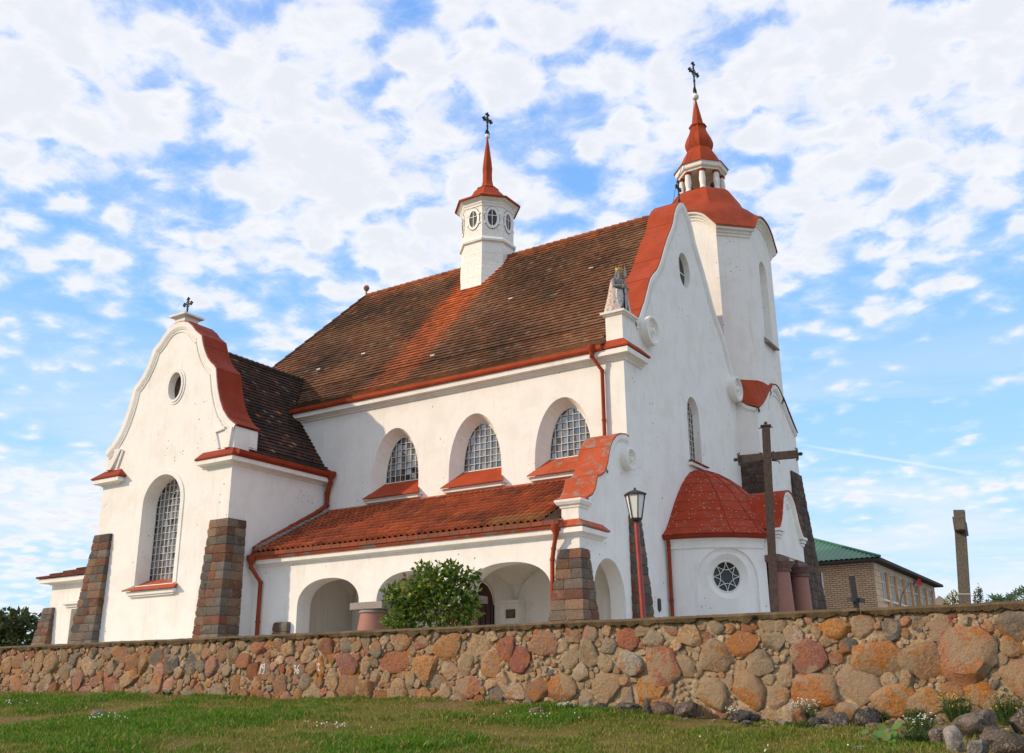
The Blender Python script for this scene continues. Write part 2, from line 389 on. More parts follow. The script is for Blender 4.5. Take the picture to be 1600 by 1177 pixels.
# ================================================================== the church
NL, NW = -22.2, 12.0            # nave: x from NL to 0, y from 0 to NW
TB, TA, TY = -12.84, -19.95, -4.74   # transept right side, left side, front
AY = -3.36                      # aisle front
GZ = -.78                       # churchyard level
church = thing('church', 'whitewashed church with red tiled roof, curved gables and two red spires behind the stone wall', 'church', (-8, 4, GZ))
fY = lambda y0: (lambda u, v, d=0: (u, y0+d, v))         # wall facing -y: depth goes to +y
fX = lambda x0: (lambda u, v, d=0: (x0-d, u, v))         # wall facing +x: depth goes to -x
def arch(cx, hw, z0, zs, rise, n=20, p=2.0):
    pts = [(cx-hw, z0), (cx+hw, z0)]
    for i in range(n+1):
        t = math.pi*i/n; c, s = math.cos(t), math.sin(t)
        pts.append((cx+hw*math.copysign(abs(c)**(2/p), c), zs+rise*abs(s)**(2/p)))
    return pts
def oval(cx, cz, a, b, n=28): return [(cx+a*math.cos(2*math.pi*i/n), cz+b*math.sin(2*math.pi*i/n)) for i in range(n)]
def half_w(z, hw, zs, rise): return hw if z <= zs else hw*math.sqrt(max(0, 1-((z-zs)/rise)**2))
def lerp3(a, b, t): t = max(0, min(1, t)); return tuple(x+(y-x)*t for x, y in zip(a, b))
def glazing(fn, cx, hw, z0, zs, rise, dep, nx, nz, par, name='window', bar=.0135, rim=.04):
    """frame and bars (part) with its panes (sub-part)"""
    m = M()
    def bar3(u0, v0, u1, v1, w):
        du, dv = u1-u0, v1-v0; L = math.hypot(du, dv) or 1; a, b = -dv/L*w/2, du/L*w/2
        q = [(u0+a, v0+b), (u1+a, v1+b), (u1-a, v1-b), (u0-a, v0-b)]
        m.hexa([fn(u, v, dep-.012) for u, v in q]+[fn(u, v, dep+.02) for u, v in q])
    top = zs+rise
    for i in range(1, nx):
        u = -hw+2*hw*i/nx; bar3(cx+u, z0, cx+u, zs+rise*math.sqrt(max(0, 1-(u/hw)**2)), bar)
    for k in range(1, nz):
        z = z0+(top-z0)*k/nz; w = half_w(z, hw, zs, rise); bar3(cx-w, z, cx+w, z, bar)
    loop = arch(cx, hw, z0, zs, rise, 24)
    for i in range(len(loop)):
        a, b = loop[i], loop[(i+1) % len(loop)]
        if math.dist(a, b) > 1e-4: bar3(a[0], a[1], b[0], b[1], rim)
    w = m.build(name, m_muntin, par)
    g = M(); rnd = random.Random(int(abs(cx*1000)))
    for i in range(nx):
        for k in range(nz):
            u0 = cx-hw+2*hw*i/nx; u1 = u0+2*hw/nx; z_0 = z0+(top-z0)*k/nz; z_1 = z0+(top-z0)*(k+1)/nz
            if half_w(z_0, hw, zs, rise) < min(abs(u0-cx), abs(u1-cx))-1e-3: continue
            ta, tb = rnd.gauss(0, .035), rnd.gauss(0, .035); hu, hv = (u1-u0)/2, (z_1-z_0)/2
            g.add([fn(u0, z_0, dep+.05-ta*hu*2-tb*hv*2+.0), fn(u1, z_0, dep+.05+ta*hu*2-tb*hv*2), fn(u1, z_1, dep+.05+ta*hu*2+tb*hv*2), fn(u0, z_1, dep+.05-ta*hu*2+tb*hv*2)], [(0, 1, 2, 3)], lerp3((.02, .025, .03), (.17, .19, .20), rnd.random()**1.4))
    g.build('glass', m_glass, w, normals=False)
    return w

# ---- nave south wall with three windows and the porch door
WX = [-9.50, -5.91, -2.33]
holes = []
for cx in WX: holes.append((arch(cx, 1.12, 5.06, 5.6, 2.03), arch(cx, .85, 5.30, 5.5, 1.90), .5))
holes.append((arch(-5.72, .62, GZ+.02, .95, .78), arch(-5.72, .62, GZ+.02, .95, .78), .35))
m = M(); m.panel([(NL, GZ), (0, GZ), (0, 8.98), (NL, 8.98)], holes, fY(0))
m.box(NL, -.02, .6, .62, GZ, 8.9)       # inner face, keeps the nave dark
m.box(NL, -.02, 11.7, NW, GZ, 9.0); m.box(NL, NL+.3, .02, 11.98, GZ, 9.0)
m.build('nave_wall', m_wall, church)
for cx in WX:
    w = glazing(fY(0), cx, .82, 5.68, 5.72, 1.66, .49, 7, 7, church)
    s = M()
    s.hexa([(cx-1.30, -.24, 5.02), (cx+1.30, -.24, 5.02), (cx+.86, .49, 5.60), (cx-.86, .49, 5.60), (cx-1.30, -.24, 5.06), (cx+1.30, -.24, 5.06), (cx+.86, .49, 5.68), (cx-.86, .49, 5.68)])
    s.build('window_sill', m_redworn if cx > -3 else m_red, w)
    s = M(); s.plan([(cx-1.22, .0), (cx-1.22, -.05), (cx+1.22, -.05), (cx+1.22, 0)], 4.88, [(0, 0), (.04, .02), (.05, .08), (.12, .1), (.12, .14), (0, .14)]); s.box(cx-1.2, cx+1.2, -.12, .0, 4.89, 5.015)
    s.build('sill_moulding', m_wallclean, w)
d = M(); d.slab(arch(-5.72, .62, GZ+.02, .95, .78), fY(0), .30, .34)
for i in range(5): d.box(-5.72-.5+.2*i+.0, -5.72-.5+.2*i+.17, .27, .30, GZ+.05, 1.0+.2*(1-abs(i-2)/2))
d.build('porch_door', m_wood, church, label='dark red arched door at the back of the porch')
d = M(); lp = arch(-5.72, .62, GZ+.02, .95, .78)[1:]
d.sweep([(u, 0, v) for u, v in lp], [(0, -1)]*len(lp), [(0, -.0), (.07, 0), (.07, .09), (0, .09)])
d.build('door_surround', m_porch, church)

# ---- facade: one outline with the big curved gable and the aisle half gable
GP = [(0.95, 10.22), (1.31, 10.44), (1.56, 10.81), (1.83, 11.2), (2.05, 11.60), (2.24, 11.95), (2.44, 12.27), (2.72, 12.55), (3.05, 12.82), (3.29, 13.10), (3.55, 13.50), (3.90, 14.08), (4.25, 14.62), (4.62, 15.10), (4.89, 15.50), (5.08, 15.95), (5.25, 16.25), (5.48, 16.53), (5.74, 16.75), (6.0, 16.84)]
GM = GP+[(12-y, z) for y, z in GP[-2::-1]]
AP = [(-3.36, 3.36), (-3.06, 3.42), (-2.87, 3.52), (-2.60, 3.64), (-2.42, 3.84), (-2.30, 4.08), (-2.24, 4.24), (-1.98, 4.32), (-1.80, 4.42), (-1.66, 4.58), (-1.53, 4.80), (-1.42, 5.08), (-1.30, 5.34), (-1.12, 5.56), (-.90, 5.74), (-.63, 5.86), (-.25, 5.93), (0, 5.90)]
out = [(AY, GZ)]+AP+[(0, 10.22)]+GM+[(12, 10.22), (12, GZ)]
h = [(oval(5.80, 13.83, .56, .74), oval(5.80, 13.83, .52, .70), .24),
     (arch(5.72, .58, 6.10, 7.95, .70), arch(5.72, .55, 6.14, 7.95, .66), .27),
     (arch(-1.62, 1.0, GZ+.01, .78, 1.14), arch(-1.62, 1.0, GZ+.01, .78, 1.14), .5)]
m = M(); m.panel(out, h, fX(0))
m.flat([(.95, 8.6)]+GM+[(11.05, 8.6)], fX(-0.0), 1.06)
for yy in (.95, 11.05): m.add([(0-.003, yy, 8.6), (-1.06, yy, 8.6), (-1.06, yy, 10.22), (-.003, yy, 10.22)], [(0, 1, 2, 3)])
m.flat([(AY, 1.9)]+AP+[(0, 1.9)], fX(0), .55)
m.build('facade_wall', m_wall, church)
def coping(prof, fn, d0, d1, th, m, seams=0):
    n = len(prof); up_, lo_ = [], []
    for i, (u, v) in enumerate(prof):
        a = Vector(prof[max(i-1, 0)]); b = Vector(prof[min(i+1, n-1)]); t = (b-a).normalized(); nr = Vector((-t.y, t.x))
        if nr.y < 0 and abs(t.x) > .02: nr = -nr
        up_.append((u+nr.x*th, v+nr.y*th)); lo_.append((u, v))
    rings = [[fn(*lo_[i], d0), fn(*up_[i], d0), fn(*up_[i], d1), fn(*lo_[i], d1)] for i in range(n)]
    m.loft(rings, True, True)
    if seams:
        for i in range(2, n-2, seams): m.tube([fn(*[q for q in up_[i]], d0-.004), fn(up_[i][0], up_[i][1]+.004, d0-.004), fn(up_[i][0], up_[i][1]+.004, d1)], .011, 4)
def off(prof, w, side=1):
    n = len(prof); r = []
    for i, (u, v) in enumerate(prof):
        a = Vector(prof[max(i-1, 0)]); b = Vector(prof[min(i+1, n-1)]); t = (b-a).normalized()
        r.append((u+t.y*w*side, v-t.x*w*side))
    return r
def band(prof, fn, w0, w1, pr, m, side=1):
    """raised moulding that follows a curved edge on its inner side"""
    a = off(prof, w0, side); b = off(prof, w1, side); c = off(prof, (w0*.35+w1*.65), side)
    rings = [[fn(*a[i], 0.0), fn(*a[i], -pr), fn(*c[i], -pr), fn(*b[i], -pr*.35), fn(*b[i], 0.0)] for i in range(len(prof))]
    m.loft(rings, False, False)
m = M(); coping(GM, fX(0), -.015, 1.10, .04, m, 4); 
m.build('gable_coping', m_red, church)
m = M(); coping(AP, fX(0), -.07, 1.02, .05, m, 5); m.build('aisle_gable_coping', m_redworn, church, label='red coping with flaked grey patches')
m = M(); band(GM, fX(0), .0, .26, .06, m); band(GM, fX(0), .30, .36, .03, m); band(AP[2:7], fX(0), 0, .16, .06, m); band(AP[9:], fX(0), 0, .2, .07, m)
m.build('gable_moulding', m_wallclean, church)
def volute(m, y, z, r, th, x0=0.0):
    m.lathe_axis([(r, 0), (r, th), (r*.86, th+.02), (r*.80, th-.02), (r*.74, th-.10), (r*.5, th-.12), (r*.40, th-.04), (r*.33, th-.10), (r*.24, th-.06), (r*.16, th+.03), (.01, th+.05)], (x0, y, z), (1, 0, 0), 28)
for y, z_, r_, t_ in ((1.86, 10.05, .53, .30), (10.14, 10.05, .53, .30), (-.22, 5.14, .36, .24)):
    m = M(); volute(m, y, z_, r_, t_); m.build('scroll_ornament', m_wallclean, church, smooth=35)
# bars of the facade windows
w = glazing(fX(0), 5.72, .55, 6.16, 7.95, .66, .25, 5, 11, church)
s = M(); s.hexa([(.20, 4.92, 6.05), (.20, 6.52, 6.05), (-.25, 6.27, 6.12), (-.25, 5.17, 6.12), (.20, 4.92, 6.09), (.20, 6.52, 6.09), (-.25, 6.27, 6.20), (-.25, 5.17, 6.20)]); s.build('window_sill', m_reddark, w)
s = M(); s.box(.003, .14, 4.98, 6.46, 5.93, 6.045); s.build('sill_moulding', m_wallclean, w)
fr = M(); fr.slab(oval(5.80, 13.83, .53, .71), fX(0), .225, .26); wv = fr.build('oval_window', m_darkglass, church)
fr = M(); fr.box(-.224, -.20, 5.78, 5.82, 13.16, 14.5); fr.box(-.224, -.20, 5.30, 5.775, 13.81, 13.85); fr.box(-.224, -.20, 5.825, 6.30, 13.81, 13.85); fr.build('glazing_bars', m_muntin, wv)
# ---- nave pedestal with the statue slab
for y0, y1 in ((0.0, .95), (11.05, 12.0)):
    m = M()
    m.box(-.60, .02, y0-.02, y1+.02, 9.0, 10.12)
    m.plan([(-.60, y1), (-.60, y0-.02), (.02, y0-.02), (.02, y1)], 10.12, [(0, 0), (.06, .02), (.07, .06), (.13, .07), (.14, .14), (0, .14)])
    m.box(-.60, .02, y0-.02, y1, 10.12, 10.25)
    m.build('gable_pedestal', m_wallclean, church)
m = M(); m.box(-.56, -.004, AY+.002, AY+.5, 2.62, 3.22)
m.plan([(-.56, AY+.5), (-.56, AY+.002), (.004, AY+.002), (.004, AY+.55)], 3.18, [(0, 0), (.03, .01), (.04, .06), (.10, .10), (.15, .18), (.15, .24), (0, .25)]); m.box(-.56, -.004, AY+.002, AY+.5, 3.222, 3.40)
m.build('corner_pilaster', m_wallclean, church)
# ---- cornices
NPROF = [(0, 0), (.06, .01), (.07, .06), (.15, .10), (.16, .14), (.295, .155), (.295, .33), (.25, .36), (0, .40)]
m = M(); m.plan([(-15.6, 0), (0, 0), (0, 1.32)], 8.54, NPROF); m.build('nave_cornice', m_wallclean, church)
m = M(); m.plan([(-12.84, AY), (0, AY), (0, -2.0)], 2.36, [(0, 0), (.04, .01), (.05, .05), (.11, .08), (.215, .10), (.215, .24), (.18, .26), (0, .28)]); m.build('aisle_cornice', m_wallclean, church)
TPROF = [(0, 0), (.05, .01), (.06, .05), (.15, .09), (.30, .10), (.30, .25), (.26, .28), (0, .30)]
m = M(); m.plan([(-14.35, TY), (TB, TY), (TB, -.003)], 5.79, TPROF); m.build('transept_cornice', m_wallclean, church)
m = M(); m.plan([(TA, -3.6), (TA, TY), (-19.0, TY), (-19.0, TY+.02)], 5.79, TPROF); m.build('transept_cornice', m_wallclean, church)
# red caps over cornice returns and gutters
m = M()
GUT = [(.0, .0), (.13, .0), (.17, .06), (.18, .17), (.10, .20), (.0, .17)]
m.plan([(-15.6, -.25), (-.62, -.25)], 8.88, GUT)
m.plan([(-.62, -.0), (0, 0), (0, 1.40)], 8.90, [(0, .0), (.33, .0), (.34, .05), (.0, .40)])
m.build('nave_gutter', m_red, church)
m = M()
m.plan([(-12.80, AY-.17), (-.42, AY-.17)], 2.60, [(.0, .0), (.10, .0), (.15, .05), (.16, .15), (.06, .17), (.02, .28), (0, .28)])
m.plan([(-.9, AY), (0, AY), (0, -1.92)], 2.62, [(0, 0), (.24, 0), (.25, .04), (0, .24)])
m.build('aisle_gutter', m_redworn, church)
m = M()
m.plan([(-14.42, TY), (TB, TY), (TB, TY+.6)], 6.05, [(0, 0), (.34, .0), (.35, .05), (0, .36)])
m.plan([(TB+.22, TY-.1), (TB+.22, -.10)], 6.06, [(0, 0), (.13, 0), (.20, .07), (.21, .2), (.1, .24), (0, .2)])
m.build('transept_gutter', m_reddark, church)
m = M(); m.plan([(TA, TY+.7), (TA, TY), (-18.96, TY), (-18.96, TY+.02)], 6.05, [(0, 0), (.34, .0), (.35, .05), (0, .36)])
m.build('transept_gutter', m_reddark, church)

# ---- transept
TP_ = [(-12.78, 7.20), (-12.93, 7.30), (-13.10, 7.42), (-13.24, 7.55), (-13.50, 7.86), (-13.70, 8.24), (-13.88, 8.72), (-13.98, 9.12), (-14.06, 9.50), (-14.20, 9.66), (-14.38, 9.80), (-14.58, 10.02), (-14.74, 10.28), (-14.88, 10.56), (-15.03, 10.98), (-15.14, 11.06), (-15.40, 11.26), (-15.62, 11.50), (-15.86, 11.68), (-16.12, 11.77), (-16.395, 11.80)]
TPm = [(-32.79-x, z) for x, z in TP_]
TPF = TPm+TP_[-2::-1]            # from left foot over the apex to right foot
tout = [(TA, GZ), (TB, GZ), (TB, 6.4), (TB, 7.18)]+TP_+TPm[-2::-1]+[(TA, 7.18), (TA, 6.4)]
h = [(arch(-16.40, 1.03, 1.92, 4.82, 1.05), arch(-16.40, 1.0, 2.0, 4.82, 1.0), .56),
     (oval(-16.27, 9.22, .36, .54), oval(-16.27, 9.22, .34, .52), .24)]
m = M(); m.panel(tout, h, fY(TY))
m.flat([(TA, 6.0), (TA, 7.18)]+TPF+[(TB, 7.18), (TB, 6.0)], fY(TY), 1.08)
m.add([(TB, TY, GZ), (TB, 0, GZ), (TB, 0, 6.09), (TB, TY+1.06, 6.09), (TB, TY+1.06, 7.18), (TB, TY, 7.18)], [(0, 1, 2, 3, 4, 5)])
m.add([(TA, TY, GZ), (TA, 0, GZ), (TA, 0, 6.09), (TA, TY+1.06, 6.09), (TA, TY+1.06, 7.18), (TA, TY, 7.18)], [(0, 1, 2, 3, 4, 5)])
m.build('transept_wall', m_wall, church)
m = M(); coping(TPF, fY(TY), -.03, 1.12, .05, m, 5); m.build('transept_gable_coping', m_reddark, church)
m = M(); band(TPF, fY(TY), 0, .30, .07, m); band(TPF, fY(TY), .36, .42, .035, m)
for sx_ in (-1, 1):            # bracket ornaments at the feet of the gable
    q = lambda du: -16.395+sx_*du
    m.slab([(q(3.40), 6.42), (q(3.12), 6.42), (q(2.62), 7.16), (q(2.88), 7.20)] if sx_ < 0 else [(q(3.12), 6.42), (q(3.40), 6.42), (q(3.50), 7.14), (q(3.42), 7.14)], fY(TY), -.10, -.002)
    m.slab([(q(3.06), 7.22), (q(2.60), 7.14), (q(2.60), 7.06), (q(3.06), 7.12)], fY(TY), -.07, -.002)
    m.slab([(q(2.52), 7.10), (q(2.62), 7.10), (q(2.86), 6.46), (q(2.76), 6.46)], fY(TY), -.06, -.002)
m.build('transept_gable_moulding', m_wallclean, church)
w = glazing(fY(TY), -16.40, 1.0, 2.1, 4.82, 1.0, .55, 9, 15, church)
s = M(); s.hexa([(-17.80, TY-.25, 1.72), (-15.00, TY-.25, 1.72), (-15.42, TY+.55, 2.0), (-17.38, TY+.55, 2.0), (-17.80, TY-.25, 1.77), (-15.00, TY-.25, 1.77), (-15.42, TY+.55, 2.16), (-17.38, TY+.55, 2.16)]); s.build('window_sill', m_redworn, w)
s = M(); s.box(-17.66, -15.14, TY-.15, TY-.003, 1.58, 1.715); s.box(-17.60, -15.2, TY-.09, TY-.003, 1.52, 1.58); s.build('sill_moulding', m_wallclean, w)
lp = arch(-16.40, 1.03, 1.92, 4.82, 1.05)[1:]+[(-17.43, 1.92)]
s = M(); a_ = [(u-(-16.4), v) for u, v in lp]; b_ = [(-16.4+u*1.17, v if v < 4.82 else 4.82+(v-4.82)*1.17) for u, v in a_]
s.loft([[fY(TY)(*p, 0), fY(TY)(*p, -.03), fY(TY)(*q_, -.03), fY(TY)(*q_, 0)] for p, q_ in zip(lp, b_)], False, False); s.build('window_surround', m_wallclean, w)
s = M()
for a, b, t in ((.36, .54, .06), (.45, .63, .03)):
    i_, o_ = oval(-16.27, 9.22, a, b), oval(-16.27, 9.22, a+.085, b+.085)
    s.loft([[fY(TY)(*p, 0), fY(TY)(*p, -t), fY(TY)(*q_, -t), fY(TY)(*q_, 0)] for p, q_ in zip(i_+i_[:1], o_+o_[:1])], False, False)
ow_ = s.build('oval_window', m_wallclean, church)
s = M(); s.slab(oval(-16.27, 9.22, .36, .54), fY(TY), .22, .25); s.build('infill', m_void, ow_)
# cross pedestal on the transept gable
m = M(); m.box(-16.70, -16.12, TY-.02, TY+.62, 11.72, 12.02); m.plan([(-16.70, TY-.02), (-16.12, TY-.02), (-16.12, TY+.62), (-16.70, TY+.62)], 12.02, [(0, 0), (.06, .02), (.16, .03), (.16, .10), (0, .12)], True); m.box(-16.70, -16.12, TY-.02, TY+.62, 12.02, 12.13)
m.build('cross_pedestal', m_wallclean, church)
def fancy_cross(o, h, arm, ax, name, par, th=.045):
    """wrought iron cross with trefoil ends; ax = direction of the arms in plan"""
    m = M(); o = Vector(o); ax = Vector((*ax, 0)).normalized(); za = h*.70
    m.tube([o, o+Vector((0, 0, h))], th, 6); m.tube([o+ax*-arm+Vector((0, 0, za)), o+ax*arm+Vector((0, 0, za))], th, 6)
    for q in (o+Vector((0, 0, h)), o+ax*arm+Vector((0, 0, za)), o-ax*arm+Vector((0, 0, za))):
        dv = (q-(o+Vector((0, 0, za)))).normalized(); sd = Vector((0, 0, 1)).cross(ax) if False else (ax if abs(dv.z) > .5 else Vector((0, 0, 1)))
        for k in (-1, 1): m.sphere(q+sd*k*th*1.7-dv*th, th*1.25, 8, 6)
        m.sphere(q+dv*th*.6, th*1.3, 8, 6)
    for k in (-1, 1):            # little scrolls in the angles
        for s_ in (-1, 1): m.tube([o+ax*k*arm*.62+Vector((0, 0, za)), o+ax*k*arm*.42+Vector((0, 0, za+s_*arm*.34)), o+Vector((0, 0, za+s_*arm*.72))], th*.45, 5)
    for k in (-1, 1): m.tube([o+ax*k*th*3+Vector((0, 0, .02)), o+ax*k*th*2.2+Vector((0, 0, h*.14)), o+Vector((0, 0, h*.27))], th*.6, 5)
    m.sphere(o+Vector((0, 0, h*.12)), th*1.7, 8, 6); m.sphere(o+Vector((0, 0, h*.42)), th*1.35, 8, 6)
    return m.build(name, m_iron, par, smooth=50)
fancy_cross((-16.41, TY+.28, 12.12), .78, .23, (1, 0), 'gable_cross', church, .032)
fancy_cross((-.10, 6.0, 16.84), 1.02, .22, (0, 1), 'gable_cross', church, .035)

# ---- roofs: real tiles laid in rows
def tile_rows(m, p0, p1, q0, q1, rows, tw, colf, th=.058, clip=None, seed=1, lift=.0):
    """rows from eave edge p0-p1 up to edge q0-q1"""
    p0, p1, q0, q1 = map(Vector, (p0, p1, q0, q1)); rnd = random.Random(seed)
    nrm = (p1-p0).cross(q0-p0).normalized()
    if nrm.z < 0: nrm = -nrm
    for r in range(rows):
        t0, t1 = r/rows, min(1, (r+1.35)/rows)
        a0, a1 = p0.lerp(q0, t0), p1.lerp(q1, t0); b0, b1 = p0.lerp(q0, t1), p1.lerp(q1, t1)
        n = max(1, int(round((a1-a0).length/tw))); sh = .5*(r % 2)
        for i in range(-1, n+1):
            u0 = max(0, min(1, (i+sh)/n)); u1 = max(0, min(1, (i+1+sh)/n))
            if u1-u0 < .15/n: continue
            c = a0.lerp(a1, (u0+u1)/2)
            if clip and not clip(c, b0.lerp(b1, (u0+u1)/2)): continue
            j = rnd.uniform(0, .016); k = rnd.uniform(-.012, .012)
            e0 = a0.lerp(a1, u0)+nrm*(th+j+lift); e1 = a0.lerp(a1, u1)+nrm*(th+j+k+lift)
            f0 = b0.lerp(b1, u0)+nrm*(.004+lift); f1 = b0.lerp(b1, u1)+nrm*(.004+lift)
            g = nrm*(th+j+.004)
            m.add([e0, e1, f1, f0, e0-g, e1-g], [(0, 1, 2, 3), (4, 5, 1, 0), (4, 0, 3), (5, 2, 1)], colf(c, rnd))
def lerp3(a, b, t): t = max(0, min(1, t)); return tuple(x+(y-x)*t for x, y in zip(a, b))
def nave_col(c, rnd):
    n1 = noise.noise((c.x*.45, c.z*.8, 3.0)); n2 = noise.noise((c.x*1.6, c.z*2.2, 9.0))
    col = lerp3((.175, .082, .044), (.078, .046, .031), .5+n1*.9+n2*.4)
    n3 = noise.noise((c.x*.28+4, c.z*.5, 7.0)); col = lerp3(col, (.235, .125, .068), max(0, n3*1.5)); col = lerp3(col, (.045, .033, .024), max(0, -n3*1.3-.05))
    col = lerp3(col, (.21, .08, .036), max(0, -.15+n2*1.0+rnd.uniform(-.12, .22)))
    if rnd.random() < .035: col = lerp3(col, (.20, .15, .105), rnd.uniform(.2, .8))
    if rnd.random() < .02: col = lerp3(col, (.30, .10, .04), rnd.uniform(.3, .8))
    # rows of cleaner orange tiles below the turret and along the ridge
    t = (15.7-c.z)/6.5; w0, w1 = -9.75-1.55*t*.9-.95, -8.55+.55-1.55*t*.9
    e = min(c.x-w0, w1-c.x)+n2*.28
    if e > 0 and -.35 < t: col = lerp3(col, (.50, .115, .032), min(1, e/.75)*max(0, 1.0-max(0, t-.25)*1.0)*rnd.uniform(.55, 1.0))
    if c.z > 15.9: col = lerp3(col, (.40, .125, .045), (c.z-15.9)/.55*(.55+.6*n2))
    k = rnd.uniform(.78, 1.2); return tuple(x*k for x in col)
def dark_col(c, rnd):
    n1 = noise.noise((c.y*.6, c.z*.9, 5.0)); n2 = noise.noise((c.y*2, c.z*2.4, 2.0))
    col = lerp3((.075, .042, .033), (.036, .026, .022), .5+n1); col = lerp3(col, (.17, .062, .032), max(0, -.25+n2+rnd.uniform(-.1, .3)))
    if rnd.random() < .008: col = (.36, .11, .04)
    if rnd.random() < .06: col = lerp3(col, (.2, .16, .12), .6)
    k = rnd.uniform(.75, 1.2); return tuple(x*k for x in col)
RX0, RX1, RZ, HX = -16.5, -1.02, 16.62, -20.35
ROOF = [(-.40, 9.03), (.55, 9.60), (1.45, 10.55), (6.0, RZ)]
def hipx(y): return RX0-.958*(6-y)
m = M(); b = M()
for i in range(3):
    (ya, za), (yb, zb) = ROOF[i], ROOF[i+1]; L = math.dist(ROOF[i], ROOF[i+1])
    x_r = -.62 if i == 0 else RX1
    tile_rows(m, (hipx(ya), ya, za), (x_r, ya, za), (hipx(yb), yb, zb), (x_r, yb, zb), max(2, int(L/.20)), .19, nave_col, seed=10+i)
    b.add([(hipx(ya), ya, za), (x_r, ya, za), (x_r, yb, zb), (hipx(yb), yb, zb)], [(0, 1, 2, 3)])
    b.add([(hipx(ya), 12-ya, za), (x_r, 12-ya, za), (x_r, 12-yb, zb), (hipx(yb), 12-yb, zb)], [(0, 1, 2, 3)])
    b.add([(hipx(ya), ya, za), (hipx(ya), 12-ya, za), (hipx(yb), 12-yb, zb), (hipx(yb), yb, zb)], [(0, 1, 2, 3)])
# ridge and hip cap tiles
for i in range(44):
    x0 = RX0+(RX1-RX0)*i/44; x1 = RX0+(RX1-RX0)*(i+1.15)/44
    m.tube([(x0, 6, RZ+.015), (x0+.28, 6, RZ+.0), (min(x1, RX1+.02), 6, RZ-.02)], [.115, .10, .085], 8, c=lerp3((.36, .11, .045), (.16, .06, .035), random.random()))
hip = [Vector((hipx(y), y, z)) for y, z in ROOF]
for i in range(30):
    def hp(t):
        t = min(.999, t)*3; k = int(t); return hip[k].lerp(hip[k+1], t-k)
    t0 = (i/30)**.6; t1 = ((i+1.1)/30)**.6; p, q = hp(t0), hp(t1)
    m.tube([p+Vector((0, 0, .03)), q+Vector((0, 0, .01))], [.10, .075], 7, c=lerp3((.16, .06, .035), (.06, .04, .03), random.random()))
b.v.extend(m.v); nb = len(b.v)-len(m.v)
b.f.extend(tuple(j+nb for j in f) for f in m.f); b.c = [(.05, .035, .028)]*len(b.c)+m.c; b.mi.extend(m.mi)
nroof = b.build('nave_roof', m_tile, church)
m = M(); m.lathe([(.04, RZ-.05), (.045, RZ+.28), (.10, RZ+.30), (.155, RZ+.42), (.10, RZ+.54), (.02, RZ+.57)], RX0-.05, 6.0, 10); m.build('ridge_finial', m_redworn, nroof, smooth=40)
for x_, t_ in ((-13.3, .33), (-6.5, .52), (-15.6, .28), (-3.1, .62), (-8.9, .16)):      # little roof hooks
    m = M(); c_ = Vector((x_, .55, 9.6)).lerp(Vector((x_, 6, RZ)), t_); m.box(c_.x-.10, c_.x+.10, c_.y-.06, c_.y+.02, c_.z+.03, c_.z+.08)
    m.build('roof_hook', mat('pale_tin', flatmat((.30, .29, .28), .5, .2)), nroof)
# transept roof
TR = [(-12.52, 6.20), (-13.05, 6.62), (-13.5, 7.25), (-16.40, 11.20)]
def on_nave(c):         # true when c lies outside (above) the nave roof or before its wall
    if c.y < .02: return True
    for (ya, za), (yb, zb) in zip(ROOF, ROOF[1:]):
        if ya <= c.y <= yb: return c.z > za+(zb-za)*(c.y-ya)/(yb-ya)-.02
    return False
m = M(); b = M()
for i in range(3):
    (xa, za), (xb, zb) = TR[i], TR[i+1]; L = math.dist(TR[i], TR[i+1])
    y0_ = TY+.05 if i == 0 else TY+1.05
    if i == 0: y0_ = TY+.70
    yend = 2.4
    tile_rows(m, (xa, y0_, za), (xa, yend, za), (xb, y0_, zb), (xb, yend, zb), max(2, int(L/.19)), .185, dark_col, clip=lambda c, d: on_nave(c), seed=30+i)
    ye = [.0, .0, .0, 2.1]
    b.add([(xa, y0_, za), (xa, ye[i], za), (xb, ye[i+1], zb), (xb, y0_, zb)], [(0, 1, 2, 3)])
    b.add([(-32.79-xa, y0_, za), (-32.79-xa, ye[i], za), (-32.79-xb, ye[i+1], zb), (-32.79-xb, y0_, zb)], [(0, 1, 2, 3)])
for i in range(20):
    y0_, y1_ = -3.7+5.8*i/20, -3.7+5.8*(i+1.15)/20
    m.tube([(-16.4, y0_, 11.22), (-16.4, y1_, 11.20)], [.11, .085], 7, c=lerp3((.11, .05, .035), (.05, .035, .03), random.random()))
for i in range(13):     # lead valley
    pass
b.v.extend(m.v); nb = len(b.v)-len(m.v); b.f.extend(tuple(j+nb for j in f) for f in m.f); b.c = [(.035, .026, .022)]*len(b.c)+m.c; b.mi.extend(m.mi)
troof = b.build('transept_roof', m_tile, church)
# aisle roof: wavy pantiles
def pant_col(x, t, rnd):
    n1 = noise.noise((x*.7, t*3, 1.0)); n2 = noise.noise((x*2.3, t*7, 4.0))
    col = lerp3((.37, .082, .028), (.20, .050, .024), .45+n1*.9); col = lerp3(col, (.075, .04, .03), max(0, n2*1.0-.2)); col = lerp3(col, (.46, .12, .04), max(0, -n2-.2)*1.2)
    if t > .93: col = lerp3(col, (.36, .27, .21), max(0, n2*2))
    if t < .12 and x > -3: col = lerp3(col, (.30, .15, .05), .6)
    k = rnd.uniform(.8, 1.2); return tuple(v*k for v in col)
m = M(); rnd = random.Random(5); X0, X1 = -12.72, -.98
E0, E1 = Vector((0, -3.66, 2.84)), Vector((0, -.02, 4.74)); up_n = Vector((0, -(E1.z-E0.z), (E1.y-E0.y))).normalized()
tw = .232; nt_ = int((X1-X0)/tw); rows = 12; wave = [-.014, .045, .086, .082, .040, -.008, -.020]
